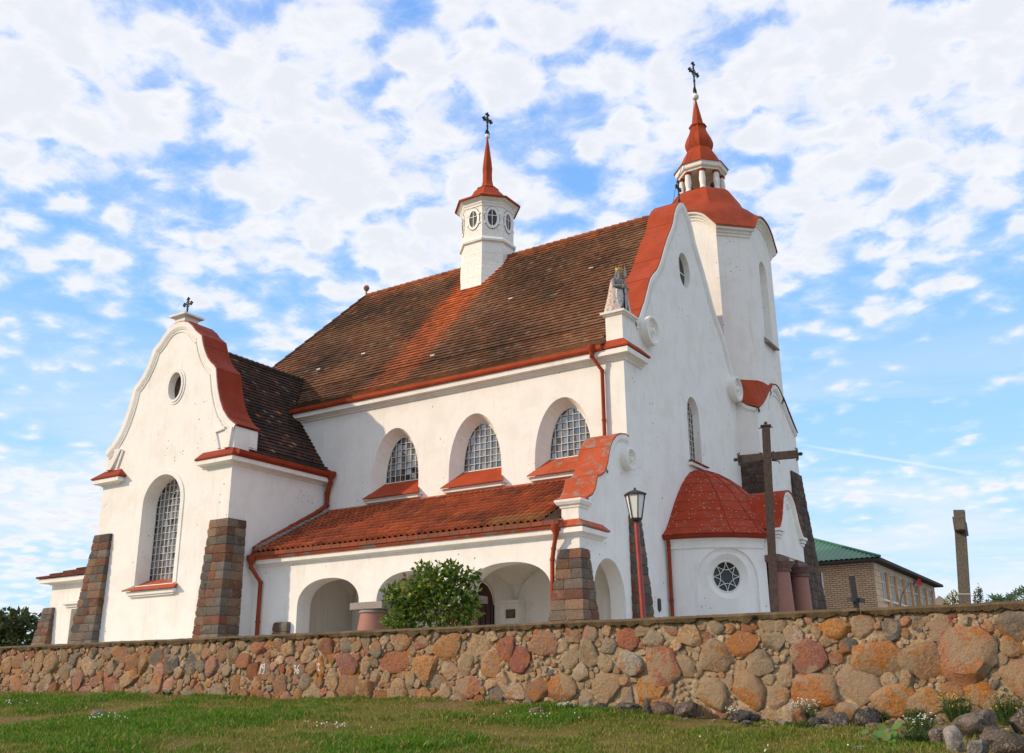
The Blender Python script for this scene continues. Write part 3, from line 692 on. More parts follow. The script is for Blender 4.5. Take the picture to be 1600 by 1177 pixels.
for r in range(rows):
    t0, t1 = r/rows, min(1.0, (r+1.12)/rows)
    for i in range(nt_):
        x = X0+i*tw; col = pant_col(x, t0, rnd); ja = rnd.uniform(-.006, .01)
        n_ = len(wave); vs = []
        for tt, lift in ((t0, .052+ja), (t1, .0)):
            for k, w_ in enumerate(wave):
                q = E0.lerp(E1, tt)+up_n*(w_+lift); vs.append((x+tw*k/(n_-1)*1.02, q.y, q.z))
        for k, w_ in enumerate(wave):
            q = E0.lerp(E1, t0)+up_n*(w_-.005); vs.append((x+tw*k/(n_-1)*1.02, q.y, q.z))
        fs = [(k, k+1, n_+k+1, n_+k) for k in range(n_-1)]+[(2*n_+k, 2*n_+k+1, k+1, k) for k in range(n_-1)]
        m.add(vs, fs, col)
m.add([(X0-.1, E0.y, E0.z-.02), (X1+.4, E0.y, E0.z-.02), (X1+.4, E1.y, E1.z-.02), (X0-.1, E1.y, E1.z-.02)], [(0, 1, 2, 3)], (.05, .03, .025))
aroof = m.build('aisle_roof', m_tile, church, smooth=60, normals=False)
m = M(); m.hexa([(-12.8, -.22, 4.62), (-.9, -.22, 4.62), (-.9, -.003, 4.72), (-12.8, -.003, 4.72), (-12.8, -.24, 4.68), (-.9, -.24, 4.68), (-.9, -.003, 4.86), (-12.8, -.003, 4.86)]); m.build('flashing', m_redworn, aroof)
# brick row above the aisle gutter
m = M(); x = -12.6
while x < -.5:
    w_ = random.uniform(.36, .46); m.box(x, min(x+w_-.014, -.45), -3.74, -3.56, 2.70, 2.83+random.uniform(-.006, .006), c=lerp3((.27, .075, .04), (.18, .075, .05), random.random())); x += w_
m.build('eaves_tiles', m_tile, aroof)
# lead valley beside the transept
m = M()
for i in range(15):
    a = Vector((-12.62, -3.72, 2.92)).lerp(Vector((-12.62, -.35, 4.68)), i/15); b_ = Vector((-12.62, -3.72, 2.92)).lerp(Vector((-12.62, -.35, 4.68)), (i+1.12)/15)
    m.tube([a+Vector((.18, 0, .07)), b_+Vector((.18, 0, .05))], [.075, .06], 7)
m.build('valley_tiles', mat('grey_valley_tile', flatmat((.20, .18, .165), .8, 0, .4, 9)), aroof, smooth=50)
# ---- aisle arcade
ARC = [(-9.385, 1.345), (-5.96, 1.36), (-2.42, 1.47)]
m = M()
h = [(arch(c, hw, GZ+.01, .95, .86, 24, 2.25), arch(c, hw, GZ+.01, .95, .86, 24, 2.25), .62) for c, hw in ARC]
# piers over the columns stop at the capitals: openings below z .95 are widened to the columns
h = []
def arc_open(c, hw, l, r):
    a = arch(c, hw, GZ+.01, .95, .86, 24, 2.25)
    return a
poly = [(-12.84, GZ), (-10.73, GZ)]
def archtop(c, hw, n=24):       # left to right over the arch
    return [(c-hw*math.copysign(abs(math.cos(math.pi*i/n))**(2/2.25), math.cos(math.pi*i/n)), .95+.86*abs(math.sin(math.pi*i/n))**(2/2.25)) for i in range(n+1)]
for c, hw in ARC: poly += archtop(c, hw)
poly += [(-.95, GZ), (0, GZ), (0, 2.7), (-12.84, 2.7)]
m.flat(poly, fY(AY), 0); m.flat(poly, fY(AY), .62)
i0 = 1; seq = poly[1:-3]
for a, b_ in zip(seq, seq[1:]):
    m.add([fY(AY)(*a, 0), fY(AY)(*b_, 0), fY(AY)(*b_, .62), fY(AY)(*a, .62)], [(0, 1, 2, 3)])
m.build('arcade_wall', m_wall, church)
def column(cx, cy, name, cap, shaft):
    c = M(); c.lathe([(.56, GZ), (.55, -.4), (.50, .10), (.43, .58), (.415, .62)], cx, cy, 24); co = c.build('column', shaft, church, smooth=40)
    c = M(); c.lathe([(.42, .62), (.47, .63), (.47, .68), (.43, .70), (.48, .735)], cx, cy, 24); c.box(cx-.66, cx+.66, cy-.40, cy+.40, .735, .945)
    c.build('capital', cap, co, smooth=40)
for cx in (-7.68, -4.245): column(cx, AY+.32, 'column', m_cap, m_pink)
# porch vault, back wall piers, floor
BAYS = [(-11.35, -7.68), (-7.68, -4.245), (-4.245, -.52)]; VY0, VY1 = AY+.6, -.02
m = M()
for xa, xb in BAYS:
    nx_, ny_ = 20, 16; vs = []
    for j in range(ny_+1):
        for i in range(nx_+1):
            u, v = -1+2*i/nx_, -1+2*j/ny_
            z = .95+1.16*max((1-abs(u)**2.3)**.5, (1-abs(v)**2.3)**.5); vs.append((xa+(xb-xa)*i/nx_, VY0+(VY1-VY0)*j/ny_, z))
    m.add(vs, [(j*(nx_+1)+i, j*(nx_+1)+i+1, (j+1)*(nx_+1)+i+1, (j+1)*(nx_+1)+i) for j in range(ny_) for i in range(nx_)])
m.build('porch_vault', m_porch, church, smooth=35)
m = M()
for cx in (-7.68, -4.245):
    m.box(cx-.36, cx+.36, -.42, -.004, GZ, 1.0); m.box(cx-.42, cx+.42, -.48, -.006, .93, 1.02)
m.box(-11.55, -11.30, VY0, -.004, GZ, 2.6); m.box(-10.9, -10.5, -.28, -.004, GZ, 1.8); m.box(-8.9, -8.55, -.28, -.004, GZ, 1.9); m.box(-.9, -.52, -.35, -.004, GZ, 1.2)
m.box(-11.3, -.5, VY0, -.003, 2.20, 2.26)
m.build('porch_pier', m_porch, church)
m = M(); m.box(-12.8, -.02, AY-.25, .0-.004, GZ-.2, GZ+.0); m.build('porch_floor', m_cap, church)

# ---- rough granite buttresses
BCOL = [(.22, .10, .062), (.29, .165, .10), (.18, .145, .12), (.155, .145, .13), (.25, .095, .06), (.22, .155, .11), (.31, .185, .12), (.12, .11, .105), (.20, .175, .145)]
def buttress(bot, top, z0, z1, seed, ch=.30, dark=1.0, cols=BCOL):
    """tapered corner pier of rock-faced blocks; bot/top = (x0, x1, y0, y1)"""
    m = M(); rnd = random.Random(seed); n = max(2, round((z1-z0)/ch))
    def rect(z, ins=0):
        t = (z-z0)/(z1-z0); r = [a+(b-a)*t for a, b in zip(bot, top)]; return r[0]+ins, r[1]-ins, r[2]+ins, r[3]-ins
    lo_ = rect(z0, .045); hi_ = rect(z1, .045)
    m.hexa([(lo_[0], lo_[2], z0), (lo_[1], lo_[2], z0), (lo_[1], lo_[3], z0), (lo_[0], lo_[3], z0), (hi_[0], hi_[2], z1-.03), (hi_[1], hi_[2], z1-.03), (hi_[1], hi_[3], z1-.03), (hi_[0], hi_[3], z1-.03)], (.42, .34, .26))
    def cuts(L):
        r = [0]; 
        while L-r[-1] > .62: r.append(r[-1]+rnd.uniform(.30, .56))
        if L-r[-1] < .22 and len(r) > 1: r.pop()
        return [x/L for x in r]+[1.0]
    zs = [z0+(z1-z0)*i/n for i in range(n+1)]
    for i in range(n):
        za, zb = zs[i]+.010, zs[i+1]-.006; ra, rb = rect(zs[i]), rect(zs[i+1])
        def blk(fu0, fu1, fv0, fv1):
            c = rnd.choice(cols); k = rnd.uniform(.55, 1.1)*dark; c = tuple(x*k for x in c); g = .008
            N_ = 4; P = {}
            def pos(a, b_, cz):
                z = za+(zb-za)*cz; rr = [ra[q]+(rb[q]-ra[q])*(i*0+cz) for q in range(4)]
                x = rr[0]+(rr[1]-rr[0])*(fu0+(fu1-fu0)*a); y = rr[2]+(rr[3]-rr[2])*(fv0+(fv1-fv0)*b_)
                x += (g if a == 0 else -g if a == 1 else 0); y += (g if b_ == 0 else -g if b_ == 1 else 0)
                ed = min(min(a, 1-a) if True else 1, 1)
                v = Vector((x, y, z)); nz_ = noise.noise(v*6.5+Vector((seed, 0, 0)))*.024+noise.noise(v*15)*.016
                cxx = (rr[0]+(rr[1]-rr[0])*(fu0+fu1)/2, rr[2]+(rr[3]-rr[2])*(fv0+fv1)/2)
                bul = .018*math.sin(math.pi*cz)
                if b_ == 0: v.y -= bul*math.sin(math.pi*max(.12, min(.88, a)))+nz_
                if a == 1: v.x += bul*math.sin(math.pi*max(.12, min(.88, b_)))+nz_
                if a == 0: v.x -= bul*math.sin(math.pi*max(.12, min(.88, b_)))+nz_
                return v
            base = len(m.v); ids = {}
            def vid(ia, ib, ic):
                k_ = (ia, ib, ic)
                if k_ not in ids: ids[k_] = len(m.v); m.v.append(tuple(pos(ia/N_, ib/N_, ic/N_)))
                return ids[k_]
            for p in range(N_):
                for q in range(N_):
                    for f in (((p, 0, q), (p+1, 0, q), (p+1, 0, q+1), (p, 0, q+1)), ((N_, p, q), (N_, p+1, q), (N_, p+1, q+1), (N_, p, q+1)), ((0, p, q), (0, p+1, q), (0, p+1, q+1), (0, p, q+1)), ((p, q, N_), (p+1, q, N_), (p+1, q+1, N_), (p, q+1, N_)), ((p, q, 0), (p+1, q, 0), (p+1, q+1, 0), (p, q+1, 0))):
                        m.f.append(tuple(vid(*t) for t in f)); m.c.append(c); m.mi.append(0)
        cu = cuts(ra[1]-ra[0]); cvv = cuts(ra[3]-ra[2]); d0 = min(.6, .34/(ra[3]-ra[2]))
        for a, b_ in zip(cu, cu[1:]): blk(a, b_, 0, d0)
        w_ = min(.5, .3/(ra[1]-ra[0])); lst = [c for c in cvv if c > d0+.08]; lst = [d0]+(lst if lst and lst[-1] == 1.0 else lst+[1.0])
        for a, b_ in zip(lst, lst[1:]):
            blk(1-w_, 1, a, b_); blk(0, w_, a, b_)
    return m.build('stone_buttress', m_block, church, smooth=50)
buttress((-13.93, -12.64, -4.98, -4.03), (-13.63, -12.69, -4.86, -4.03), GZ, 3.92, 1)
buttress((-20.62, -19.16, -5.10, -4.0), (-19.99, -19.05, -4.86, -4.0), GZ, 3.95, 2)
buttress((-1.02, .28, -3.74, -2.60), (-.60, .11, -3.50, -2.98), GZ, 2.02, 3, .27)
buttress((-.10, .22, -.20, 1.20), (-.10, .07, -.16, .62), GZ, 3.42, 4, .30, .8)
buttress((-11.72, -10.95, -3.62, -3.0), (-11.62, -10.98, -3.52, -3.0), GZ, .48, 5, .3)
buttress((-.1, 1.45, 10.36, 11.6), (-.02, .90, 10.48, 11.2), GZ, 7.2, 6, .36, .75, [(.12, .075, .06), (.145, .08, .062), (.10, .07, .06), (.16, .10, .08)])
buttress((.2, 1.5, 14.0, 16.45), (.2, .93, 14.35, 15.80), GZ, 7.3, 7, .36, .75, [(.12, .075, .06), (.145, .08, .062), (.10, .07, .06), (.16, .10, .08)])

# ---- low annex west of the transept
ay = -1.5; nx0, nx1 = -27.45, -19.96
m = M()
m.box(nx0, nx1, ay, 11.5, GZ, 3.0); m.build('annex_wall', m_wallclean, church)
m = M(); m.plan([(nx0, 11.5), (nx0, ay), (nx1, ay)], 2.80, [(0, 0), (.08, .02), (.12, .06), (.42, .08), (.42, .26), (0, .3)]); m.build('annex_cornice', m_wallclean, church)
m = M(); b = M(); e = [(nx0-.5, ay-.5, 3.08), (nx1, ay-.5, 3.08), (nx1, 3.6, 5.1), (nx0+3.4, 3.6, 5.1)]
tile_rows(m, e[0], e[1], e[3], e[2], 13, .3, lambda c, r: lerp3((.19, .055, .035), (.10, .04, .03), r.random()), th=.07, seed=77)
b.add(e+[(nx0-.5, 12, 3.08), (nx0+3.4, 8, 5.1), (nx1, 8, 5.1)], [(0, 1, 2, 3), (0, 3, 5, 4), (3, 2, 6, 5)])
b.v.extend(m.v); nb = len(b.v)-len(m.v); b.f.extend(tuple(j+nb for j in f) for f in m.f); b.c = [(.13, .045, .03)]*len(b.c)+m.c; b.mi.extend(m.mi)
b.build('annex_roof', m_tile, church)
m = M(); m.box(-25.85, -24.95, ay-.004, ay+.1, GZ, 1.72); aw = m.build('annex_door', m_greydoor, church)
m = M(); m.plan([(-26.15, ay), (-26.15, ay-.02), (-24.65, ay-.02), (-24.65, ay)], 1.78, [(0, 0), (.05, .03), (.06, .1), (.16, .14), (.16, .22), (0, .24)]); m.slab([(-26.15, 2.02), (-25.8, 2.10), (-25.55, 2.38), (-25.25, 2.38), (-25.0, 2.10), (-24.65, 2.02)], fY(ay), -.10, -.003); m.build('door_pediment', m_wallclean, aw)
buttress((-28.1, -26.95, -1.95, -.9), (-27.75, -27.05, -1.62, -.9), GZ, 1.85, 8)

# ---- round narthex with half dome and gabled entrance porch
AC, AR = (0.0, 5.75), 3.15
A0, A1 = -90.0, 90.0
def ap(r, deg): a = R(deg); return (AC[0]+r*math.cos(a), AC[1]+r*math.sin(a))
angs = [A0+(A1-A0)*i/60 for i in range(61)]
m = M()
# wall of the apse with the niche and the round window cut out (unrolled panel)
wc = -54.0                     # direction of the round window
def fA(u, v, d=0):             # u = arc length from the window axis
    a = wc+math.degrees(u/AR); x, y = ap(AR-d, a); return (x, y, v)
L0, L1 = R(A0-wc)*AR, R(A1-wc)*AR
segs = 60
def unroll(outer_u0, outer_u1, z0, z1, holes_):
    o_ = [(outer_u0+(outer_u1-outer_u0)*i/segs, z0) for i in range(segs+1)]+[(outer_u1-(outer_u1-outer_u0)*i/segs, z1) for i in range(segs+1)]
    m.panel(o_, holes_, fA)
nich = arch(0, 1.02, GZ+.02, 1.63, 1.0, 24)
# keep panel triangles short: slices either side of the niche
def strip(u0, u1, z0, z1, n):
    for i in range(n):
        a, b_ = u0+(u1-u0)*i/n, u0+(u1-u0)*(i+1)/n
        m.add([fA(a, z0), fA(b_, z0), fA(b_, z1), fA(a, z1)], [(0, 1, 2, 3)])
strip(L0, -1.1, GZ, 2.95, 10); strip(1.1, R(-28.5-wc)*AR, GZ, 2.95, 4); strip(R(28-wc)*AR, L1, GZ, 2.95, 16); strip(R(-28.5-wc)*AR, R(28-wc)*AR, 2.3, 2.95, 14)
for i in range(24):            # around the niche, column by column
    u0, u1 = -1.1+2.2*i/24, -1.1+2.2*(i+1)/24
    za = 1.63+1.0*math.sqrt(max(0, 1-(u0/1.02)**2)) if abs(u0) < 1.02 else GZ; zb = 1.63+1.0*math.sqrt(max(0, 1-(u1/1.02)**2)) if abs(u1) < 1.02 else GZ
    if abs(u0) >= 1.02 and abs(u1) >= 1.02: za = zb = GZ
    elif abs(u0) >= 1.02: u0s = -1.02; m.add([fA(u0, GZ), fA(u0s, GZ), fA(u0s, 2.95), fA(u0, 2.95)], [(0, 1, 2, 3)]); u0 = u0s; za = 1.63
    elif abs(u1) >= 1.02: u1s = 1.02; m.add([fA(u1s, GZ), fA(u1, GZ), fA(u1, 2.95), fA(u1s, 2.95)], [(0, 1, 2, 3)]); u1 = u1s; zb = 1.63
    m.add([fA(u0, za), fA(u1, zb), fA(u1, 2.95), fA(u0, 2.95)], [(0, 1, 2, 3)])
seq = nich[2:]; seq = [(1.02, GZ+.02)]+seq+[(-1.02, GZ+.02)]
for a, b_ in zip(seq, seq[1:]): m.add([fA(*a, 0), fA(*b_, 0), fA(*b_, .07), fA(*a, .07)], [(0, 1, 2, 3)])
wz, wr = 1.72, .50
cir = oval(0, wz, .70, .72, 36)
m.panel(nich, [(cir, oval(0, wz, wr, wr, 36), .20)], lambda u, v, d=0: fA(u, v, d+.07))
m.build('narthex_wall', m_wall, church, normals=False)
fW = lambda u, v, d=0: fA(u, v, d+.27)
g = M(); g.slab(oval(0, wz, wr+.02, wr+.02, 36), fW, .015, .04); gw = g.build('round_window', m_darkglass, church)
s = M()
def seg(a, b_, w_=.014): s.tube([fW(a[0], a[1], -.005), fW((a[0]+b_[0])/2, (a[1]+b_[1])/2, -.005), fW(b_[0], b_[1], -.005)], w_, 5)
for k in range(8):              # curved eight-pointed star
    tip = R(90+45*k); nxt = R(90+45*(k+2)); ctrl = R(90+45*(k+1)); P = []
    for i in range(9):
        t = i/8; a = Vector((math.cos(tip), math.sin(tip)))*wr; c_ = Vector((math.cos(ctrl), math.sin(ctrl)))*wr*.16; e_ = Vector((math.cos(nxt), math.sin(nxt)))*wr
        q = a*(1-t)**2+c_*2*t*(1-t)+e_*t*t; P.append((q.x, q.y+wz))
    for a, b_ in zip(P, P[1:]): seg(a, b_, .011)
P = oval(0, wz, wr, wr, 36)
s.tube([fW(*p, -.01) for p in P+P[:1]], .035, 6)
s.build('star_tracery', m_muntin, gw, smooth=60)
# cornice and eaves
rg = [ap(AR, a) for a in angs if a <= -29]
m = M(); m.plan(rg, 2.62, [(0, 0), (.05, .0), (.06, .05), (.05, .06), (.06, .24), (.14, .30), (.14, .36), (0, .38)]); m.build('narthex_cornice', m_wallclean, church)
m = M(); m.plan(rg, 2.93, [(.10, .0), (.24, .0), (.30, .06), (.31, .16), (.26, .18), (.10, .16)]); m.build('narthex_gutter', m_reddark, church)
DP = [(3.50, 3.06), (3.36, 3.14), (3.12, 3.32), (2.85, 3.62), (2.58, 3.96), (2.28, 4.33), (1.95, 4.70), (1.58, 5.06), (1.18, 5.38), (.76, 5.64), (.36, 5.80), (.02, 5.86)]
m = M(); an = [A0+(A1-A0)*i/56 for i in range(57)]
def dcut(q): return (min(q[0], 2.93), q[1]) if abs(q[1]-5.6) < 1.42 else q
m.loft([[(*dcut(ap(r, a)), z) for a in an] for r, z in DP], False, False)
dome = m.build('narthex_dome', m_redapse, church, smooth=50)
m = M()
for k in range(2, 9):
    a = A0+180*k/10+3; m.tube([(*dcut(ap(r+.008, a)), z+.006) for r, z in DP], .011, 5)
for r, z in DP[2:-2:1]:
    off_ = random.uniform(-2, 2); m.tube([(*dcut(ap(r+.004, a)), z+.002) for a in an], .006, 4)
m.build('roof_seam', m_reddark, dome, smooth=60)
# entrance porch
PX, PY0, PY1 = 3.24, 4.22, 6.98; PC = (PY0+PY1)/2
PG = [(PY0-.03, 3.24), (PY0+.10, 3.34), (PY0+.30, 3.55), (PY0+.46, 3.80), (PY0+.58, 4.10), (PY0+.72, 4.36), (PY0+.92, 4.56), (PY0+1.14, 4.66), (PC, 4.69)]
PGM = PG+[(2*PC-y, z) for y, z in PG[-2::-1]]
pout = [(PY0, 2.42), (PY0, 3.2)]+PGM+[(PY1, 3.2), (PY1, 2.42)]
m = M(); m.slab(pout, fX(PX), 0, .34); m.box(2.5, PX-.338, PY0, PY0+.3, 2.42, 3.2); m.box(2.5, PX-.338, PY1-.3, PY1, 2.42, 3.2); m.box(2.4, PX-.01, PY0+.02, PY1-.02, 2.44, 2.50)
m.build('porch_gable', m_wallclean, church)
m = M(); band(PGM, fX(PX), .0, .17, .07, m); band(PGM[1:-1], fX(PX), .24, .29, .03, m)
for y0, s_ in ((PY0, -1), (PY1, 1)):
    for k, (w_, z_) in enumerate(((.34, 2.96), (.44, 3.06), (.54, 3.17))):
        a, b_ = (y0-.05*k-.03, y0+w_-.1) if s_ < 0 else (y0-w_+.1, y0+.05*k+.03)
        m.box(PX-.1, PX+.05+.045*k, a, b_, z_, z_+.085)
m.tube([(PX+.03, PC-.10, 4.28), (PX+.05, PC-.16, 4.18), (PX+.05, PC-.08, 4.10), (PX+.05, PC, 4.22), (PX+.05, PC+.08, 4.10), (PX+.05, PC+.16, 4.18), (PX+.03, PC+.10, 4.28)], .025, 6)
m.build('porch_moulding', m_wallclean, church)
m = M(); n_ = len(PGM); prof = [(y, z+.04) for y, z in PGM]
m.loft([[(PX+.10, y, z) for y, z in prof], [(.9, y, z) for y, z in prof]], False, False); m.loft([[(PX+.10, y, z-.05) for y, z in prof], [(PX+.10, y, z) for y, z in prof]], False, False)
m.build('porch_roof', m_redapse, church, smooth=40)
def pcol(cx, cy):
    c = M(); c.lathe([(.40, GZ), (.38, -.2), (.30, 1.86), (.30, 1.90)], cx, cy, 22); co = c.build('porch_column', m_pink, church, smooth=40)
    c = M(); c.lathe([(.31, 1.90), (.36, 1.92), (.36, 1.97), (.33, 2.0), (.40, 2.08), (.50, 2.22)], cx, cy, 22); c.box(cx-.62, cx+.22, cy-.66, cy+.40, 2.20, 2.40); c.build('capital', m_redcap, co, smooth=40)
pcol(PX-.22, PY0+.64); pcol(PX-.20, PY1-.14)
m = M(); m.box(1.6, 1.75, PY0-.1, PY1+.3, GZ, 2.44); m.build('entrance_wall', m_wallclean, church)
m = M(); m.slab(arch(PC, .72, GZ+.01, 1.25, .6), fX(1.753), -.06, 0); m.build('entrance_door', m_wood, church)
# little wrought iron lily on the porch ridge
m = M(); zb = 4.70; xo = PX-.55
m.tube([(xo, PC, zb), (xo, PC, zb+.98)], .016, 6)
for k in (-1, 1):
    m.tube([(xo, PC, zb+.28), (xo, PC+k*.10, zb+.36), (xo, PC+k*.15, zb+.52), (xo, PC+k*.11, zb+.66)], .014, 5)
    m.tube([(xo, PC, zb+.42), (xo, PC+k*.08, zb+.52), (xo, PC+k*.06, zb+.66), (xo, PC+k*.13, zb+.72)], .016, 5)
    m.tube([(xo+k*.0, PC, zb+.40), (xo+k*.08, PC, zb+.52), (xo+k*.06, PC, zb+.66)], .014, 5)
m.sphere((xo, PC, zb+.56), .05, 8, 6); m.sphere((xo, PC, zb+.80), .045, 8, 6); m.tube([(xo, PC-.05, zb+.90), (xo, PC, zb+.98), (xo, PC+.05, zb+.90)], .012, 5)
m.build('porch_finial', m_iron, church, smooth=50)

# ---- bell tower
TX, TYc, TH, TW = -1.72, 13.15, 2.55, 1.42     # axis, half width, half length of a main face
BX1 = .86
bell = M()
y0, y1, x0, x1 = 10.58, 15.70, -4.3, BX1
# base: front gable profile
BG = [(10.58, 9.22), (11.0, 9.46), (11.4, 9.74), (11.75, 10.03), (12.0, 10.26), (12.2, 10.38), (12.32, 10.44), (12.48, 10.60), (12.70, 10.75), (12.95, 10.83), (13.14, 10.85)]
BGM = BG+[(26.28-y, z) for y, z in BG[-2::-1]]
bo = [(10.58, GZ)]+BGM+[(15.70, GZ)]
bell.slab(bo, fX(BX1), 0, .6)
SG = [(BX1, 9.22), (.51, 9.38), (.20, 9.62), (-.12, 9.95), (-.5, 10.3), (-1.7, 10.85), (-2.9, 10.3), (-3.3, 9.95), (-4.3, 9.22)]
bell.slab([(BX1-.004, GZ)]+[(SG[0][0]-.004, SG[0][1])]+SG[1:]+[(-4.3, GZ)], fY(10.572), 0, .5)
bell.box(-4.3, -3.8, 10.6, 15.68, GZ, 9.2); bell.box(-4.28, .84, 15.2, 15.69, GZ, 9.2)
# upper octagon
def octo(h, w): return [(h, -w), (h, w), (w, h), (-w, h), (-h, w), (-h, -w), (-w, -h), (w, -h)]
ring = []                                     # loop with arched main faces
ZC, ZR = 17.72, 1.02
oc = octo(TH, TW)
for k in range(0, 8, 2):
    a, b_ = oc[k], oc[k+1]
    for i in range(17):
        t = i/16; u = 2*t-1
        zz = ZC+ZR*(max(0, 1-abs(u)**2.4))**.72
        ring.append((TX+a[0]+(b_[0]-a[0])*t, TYc+a[1]+(b_[1]-a[1])*t, zz, k))
nr = len(ring)
hole = arch(13.20, .52, 12.95, 16.15, .62)
# front face with the niche, other faces as strips
fr_pts = [(p[1], p[2]) for p in ring[:17]]
bell.panel([(fr_pts[0][0], 8.6)]+fr_pts+[(fr_pts[-1][0], 8.6)], [(hole, hole, .38)], fX(TX+TH))
bell.flat(hole, fX(TX+TH), .38)
for i in range(nr):
    if i < 16: continue
    p, q = ring[i], ring[(i+1) % nr]
    bell.add([(p[0], p[1], 8.6), (q[0], q[1], 8.6), (q[0], q[1], q[2]), (p[0], p[1], p[2])], [(0, 1, 2, 3)])
tower = bell.build('bell_tower', m_wall, church, normals=False)
s = M(); s.hexa([(TX+TH, 12.5, 12.70), (TX+TH+.22, 12.5, 12.66), (TX+TH+.22, 13.9, 12.66), (TX+TH, 13.9, 12.70), (TX+TH, 12.5, 12.96), (TX+TH+.22, 12.5, 12.74), (TX+TH+.22, 13.9, 12.74), (TX+TH, 13.9, 12.96)]); s.build('niche_sill', m_cap, tower)
# cornice round the arched top
pts, outs = [], []
t225 = math.tan(R(22.5))
for i, p in enumerate(ring):
    k = p[3]; nrm = [(1, 0), (0, 1), (-1, 0), (0, -1)][k//2]; j = i % 17; tan = (-nrm[1], nrm[0])
    e = -t225 if j == 0 else (t225 if j == 16 else 0)
    pts.append(p[:3]); outs.append((nrm[0]+tan[0]*e, nrm[1]+tan[1]*e))
CP = [(0, -.34), (.05, -.33), (.06, -.24), (.13, -.20), (.14, -.12), (.27, -.08), (.27, .10), (0, .14)]
m = M(); m.sweep(pts, outs, CP, True); m.build('tower_cornice', m_wallclean, tower)
m = M(); outr = [(p[0]+o[0]*.33, p[1]+o[1]*.33, p[2]+.09) for p, o in zip(pts, outs)]
LB = 20.75
inn = []
c225 = 1/math.cos(R(22.5))
lo = octo(.99, .99*math.tan(R(22.5)))
def octpt(r, i):                 # matching point on a regular octagon of apothem r
    k, j = ring[i][3], i % 17; w_ = r*math.tan(R(22.5)); a, b_ = octo(r, w_)[k], octo(r, w_)[k+1]; t = j/16
    return (TX+a[0]+(b_[0]-a[0])*t, TYc+a[1]+(b_[1]-a[1])*t)
prof = [(0, 0), (.06, .06), (.16, .18), (.30, .36), (.42, .455), (.50, .53), (.62, .69), (.73, .86), (.84, .945), (1, 1)]
rings = []
for w_, t in prof:
    rr = []
    for i in range(nr):
        a, (bx_, by_) = outr[i], octpt(1.02, i)
        zb = a[2]*(1-min(1, t*2.2))+18.0*min(1, t*2.2)           # arches die out going up
        rr.append((a[0]+(bx_-a[0])*w_, a[1]+(by_-a[1])*w_, (a[2]+(LB-a[2])*t)*(1-min(1, t*1.6))+(18.05+(LB-18.05)*t)*min(1, t*1.6)))
    rings.append(rr)
m.loft(rings, True, False); m.loft([[(p[0], p[1], p[2]-.07) for p in rings[0]], rings[0]], True, False)
tdome = m.build('tower_dome', m_scales, tower, smooth=24)
m = M(); m.lathe([(.9, LB-.1), (1.14, LB-.06), (1.16, LB+.02), (1.06, LB+.05), (.2, LB+.08)], TX, TYc, 8, R(22.5)); m.build('belfry_floor', m_reddark, tower)
for k in range(8):
    a = R(22.5+45*k); cx, cy = TX+.94*math.cos(a), TYc+.94*math.sin(a)
    c = M(); c.lathe([(.145, LB+.03), (.15, LB+.12), (.12, LB+.16), (.125, LB+.25), (.16, LB+.55), (.125, LB+.90), (.13, LB+.94)], cx, cy, 14); co = c.build('belfry_column', m_wallclean, tower, smooth=50)
    c = M(); c.lathe([(.12, LB+.94), (.17, LB+.96), (.17, LB+1.02), (.14, LB+1.07)], cx, cy, 14); c.build('capital', m_reddark, co, smooth=50)
m = M(); m.lathe([(.2, LB+1.06), (1.10, LB+1.06), (1.12, LB+1.13), (1.20, LB+1.17), (1.24, LB+1.22), (1.24, LB+1.36), (1.28, LB+1.40), (1.16, LB+1.43), (.3, LB+1.45)], TX, TYc, 8, R(22.5)); m.build('belfry_cornice', m_wallclean, tower)
m = M(); zt = LB+1.41
m.lathe([(1.33, zt), (1.31, zt+.03), (1.04, zt+.07), (1.02, zt+.18), (.98, zt+.38), (.90, zt+.60), (.78, zt+.84), (.66, zt+1.05), (.60, zt+1.15), (.64, zt+1.25), (.685, zt+1.42), (.68, zt+1.58), (.60, zt+1.84), (.47, zt+2.10), (.395, zt+2.30), (.385, zt+2.42), (.44, zt+2.47), (.45, zt+2.51), (.31, zt+2.60), (.275, zt+2.74), (.17, zt+3.32), (.045, zt+4.00), (.03, zt+4.08)], TX, TYc, 8, R(22.5))
m.build('tower_spire', m_red, tower, smooth=28)
m = M(); m.sphere((TX, TYc, zt+4.24), .175, 16, 10); m.build('spire_ball', m_wallclean, tower, smooth=80)
fancy_cross((TX, TYc, zt+4.40), 1.80, .38, (.2, 1), 'tower_cross', tower, .05)
m = M(); m.tube([(TX-.5, TYc-1.2, LB+1.3), (TX-.75, TYc-1.5, LB+.2), (TX-.9, TYc-1.9, LB-1.5)], .012, 4); m.tube([(TX, TYc-.2, zt+4.0), (TX-.1, TYc-.5, zt+2.4), (TX-.15, TYc-.82, zt+1.4), (TX-.3, TYc-1.05, zt+.2), (TX-.5, TYc-1.25, LB+1.3)], .010, 4); m.build('lightning_wire', m_iron, tower)
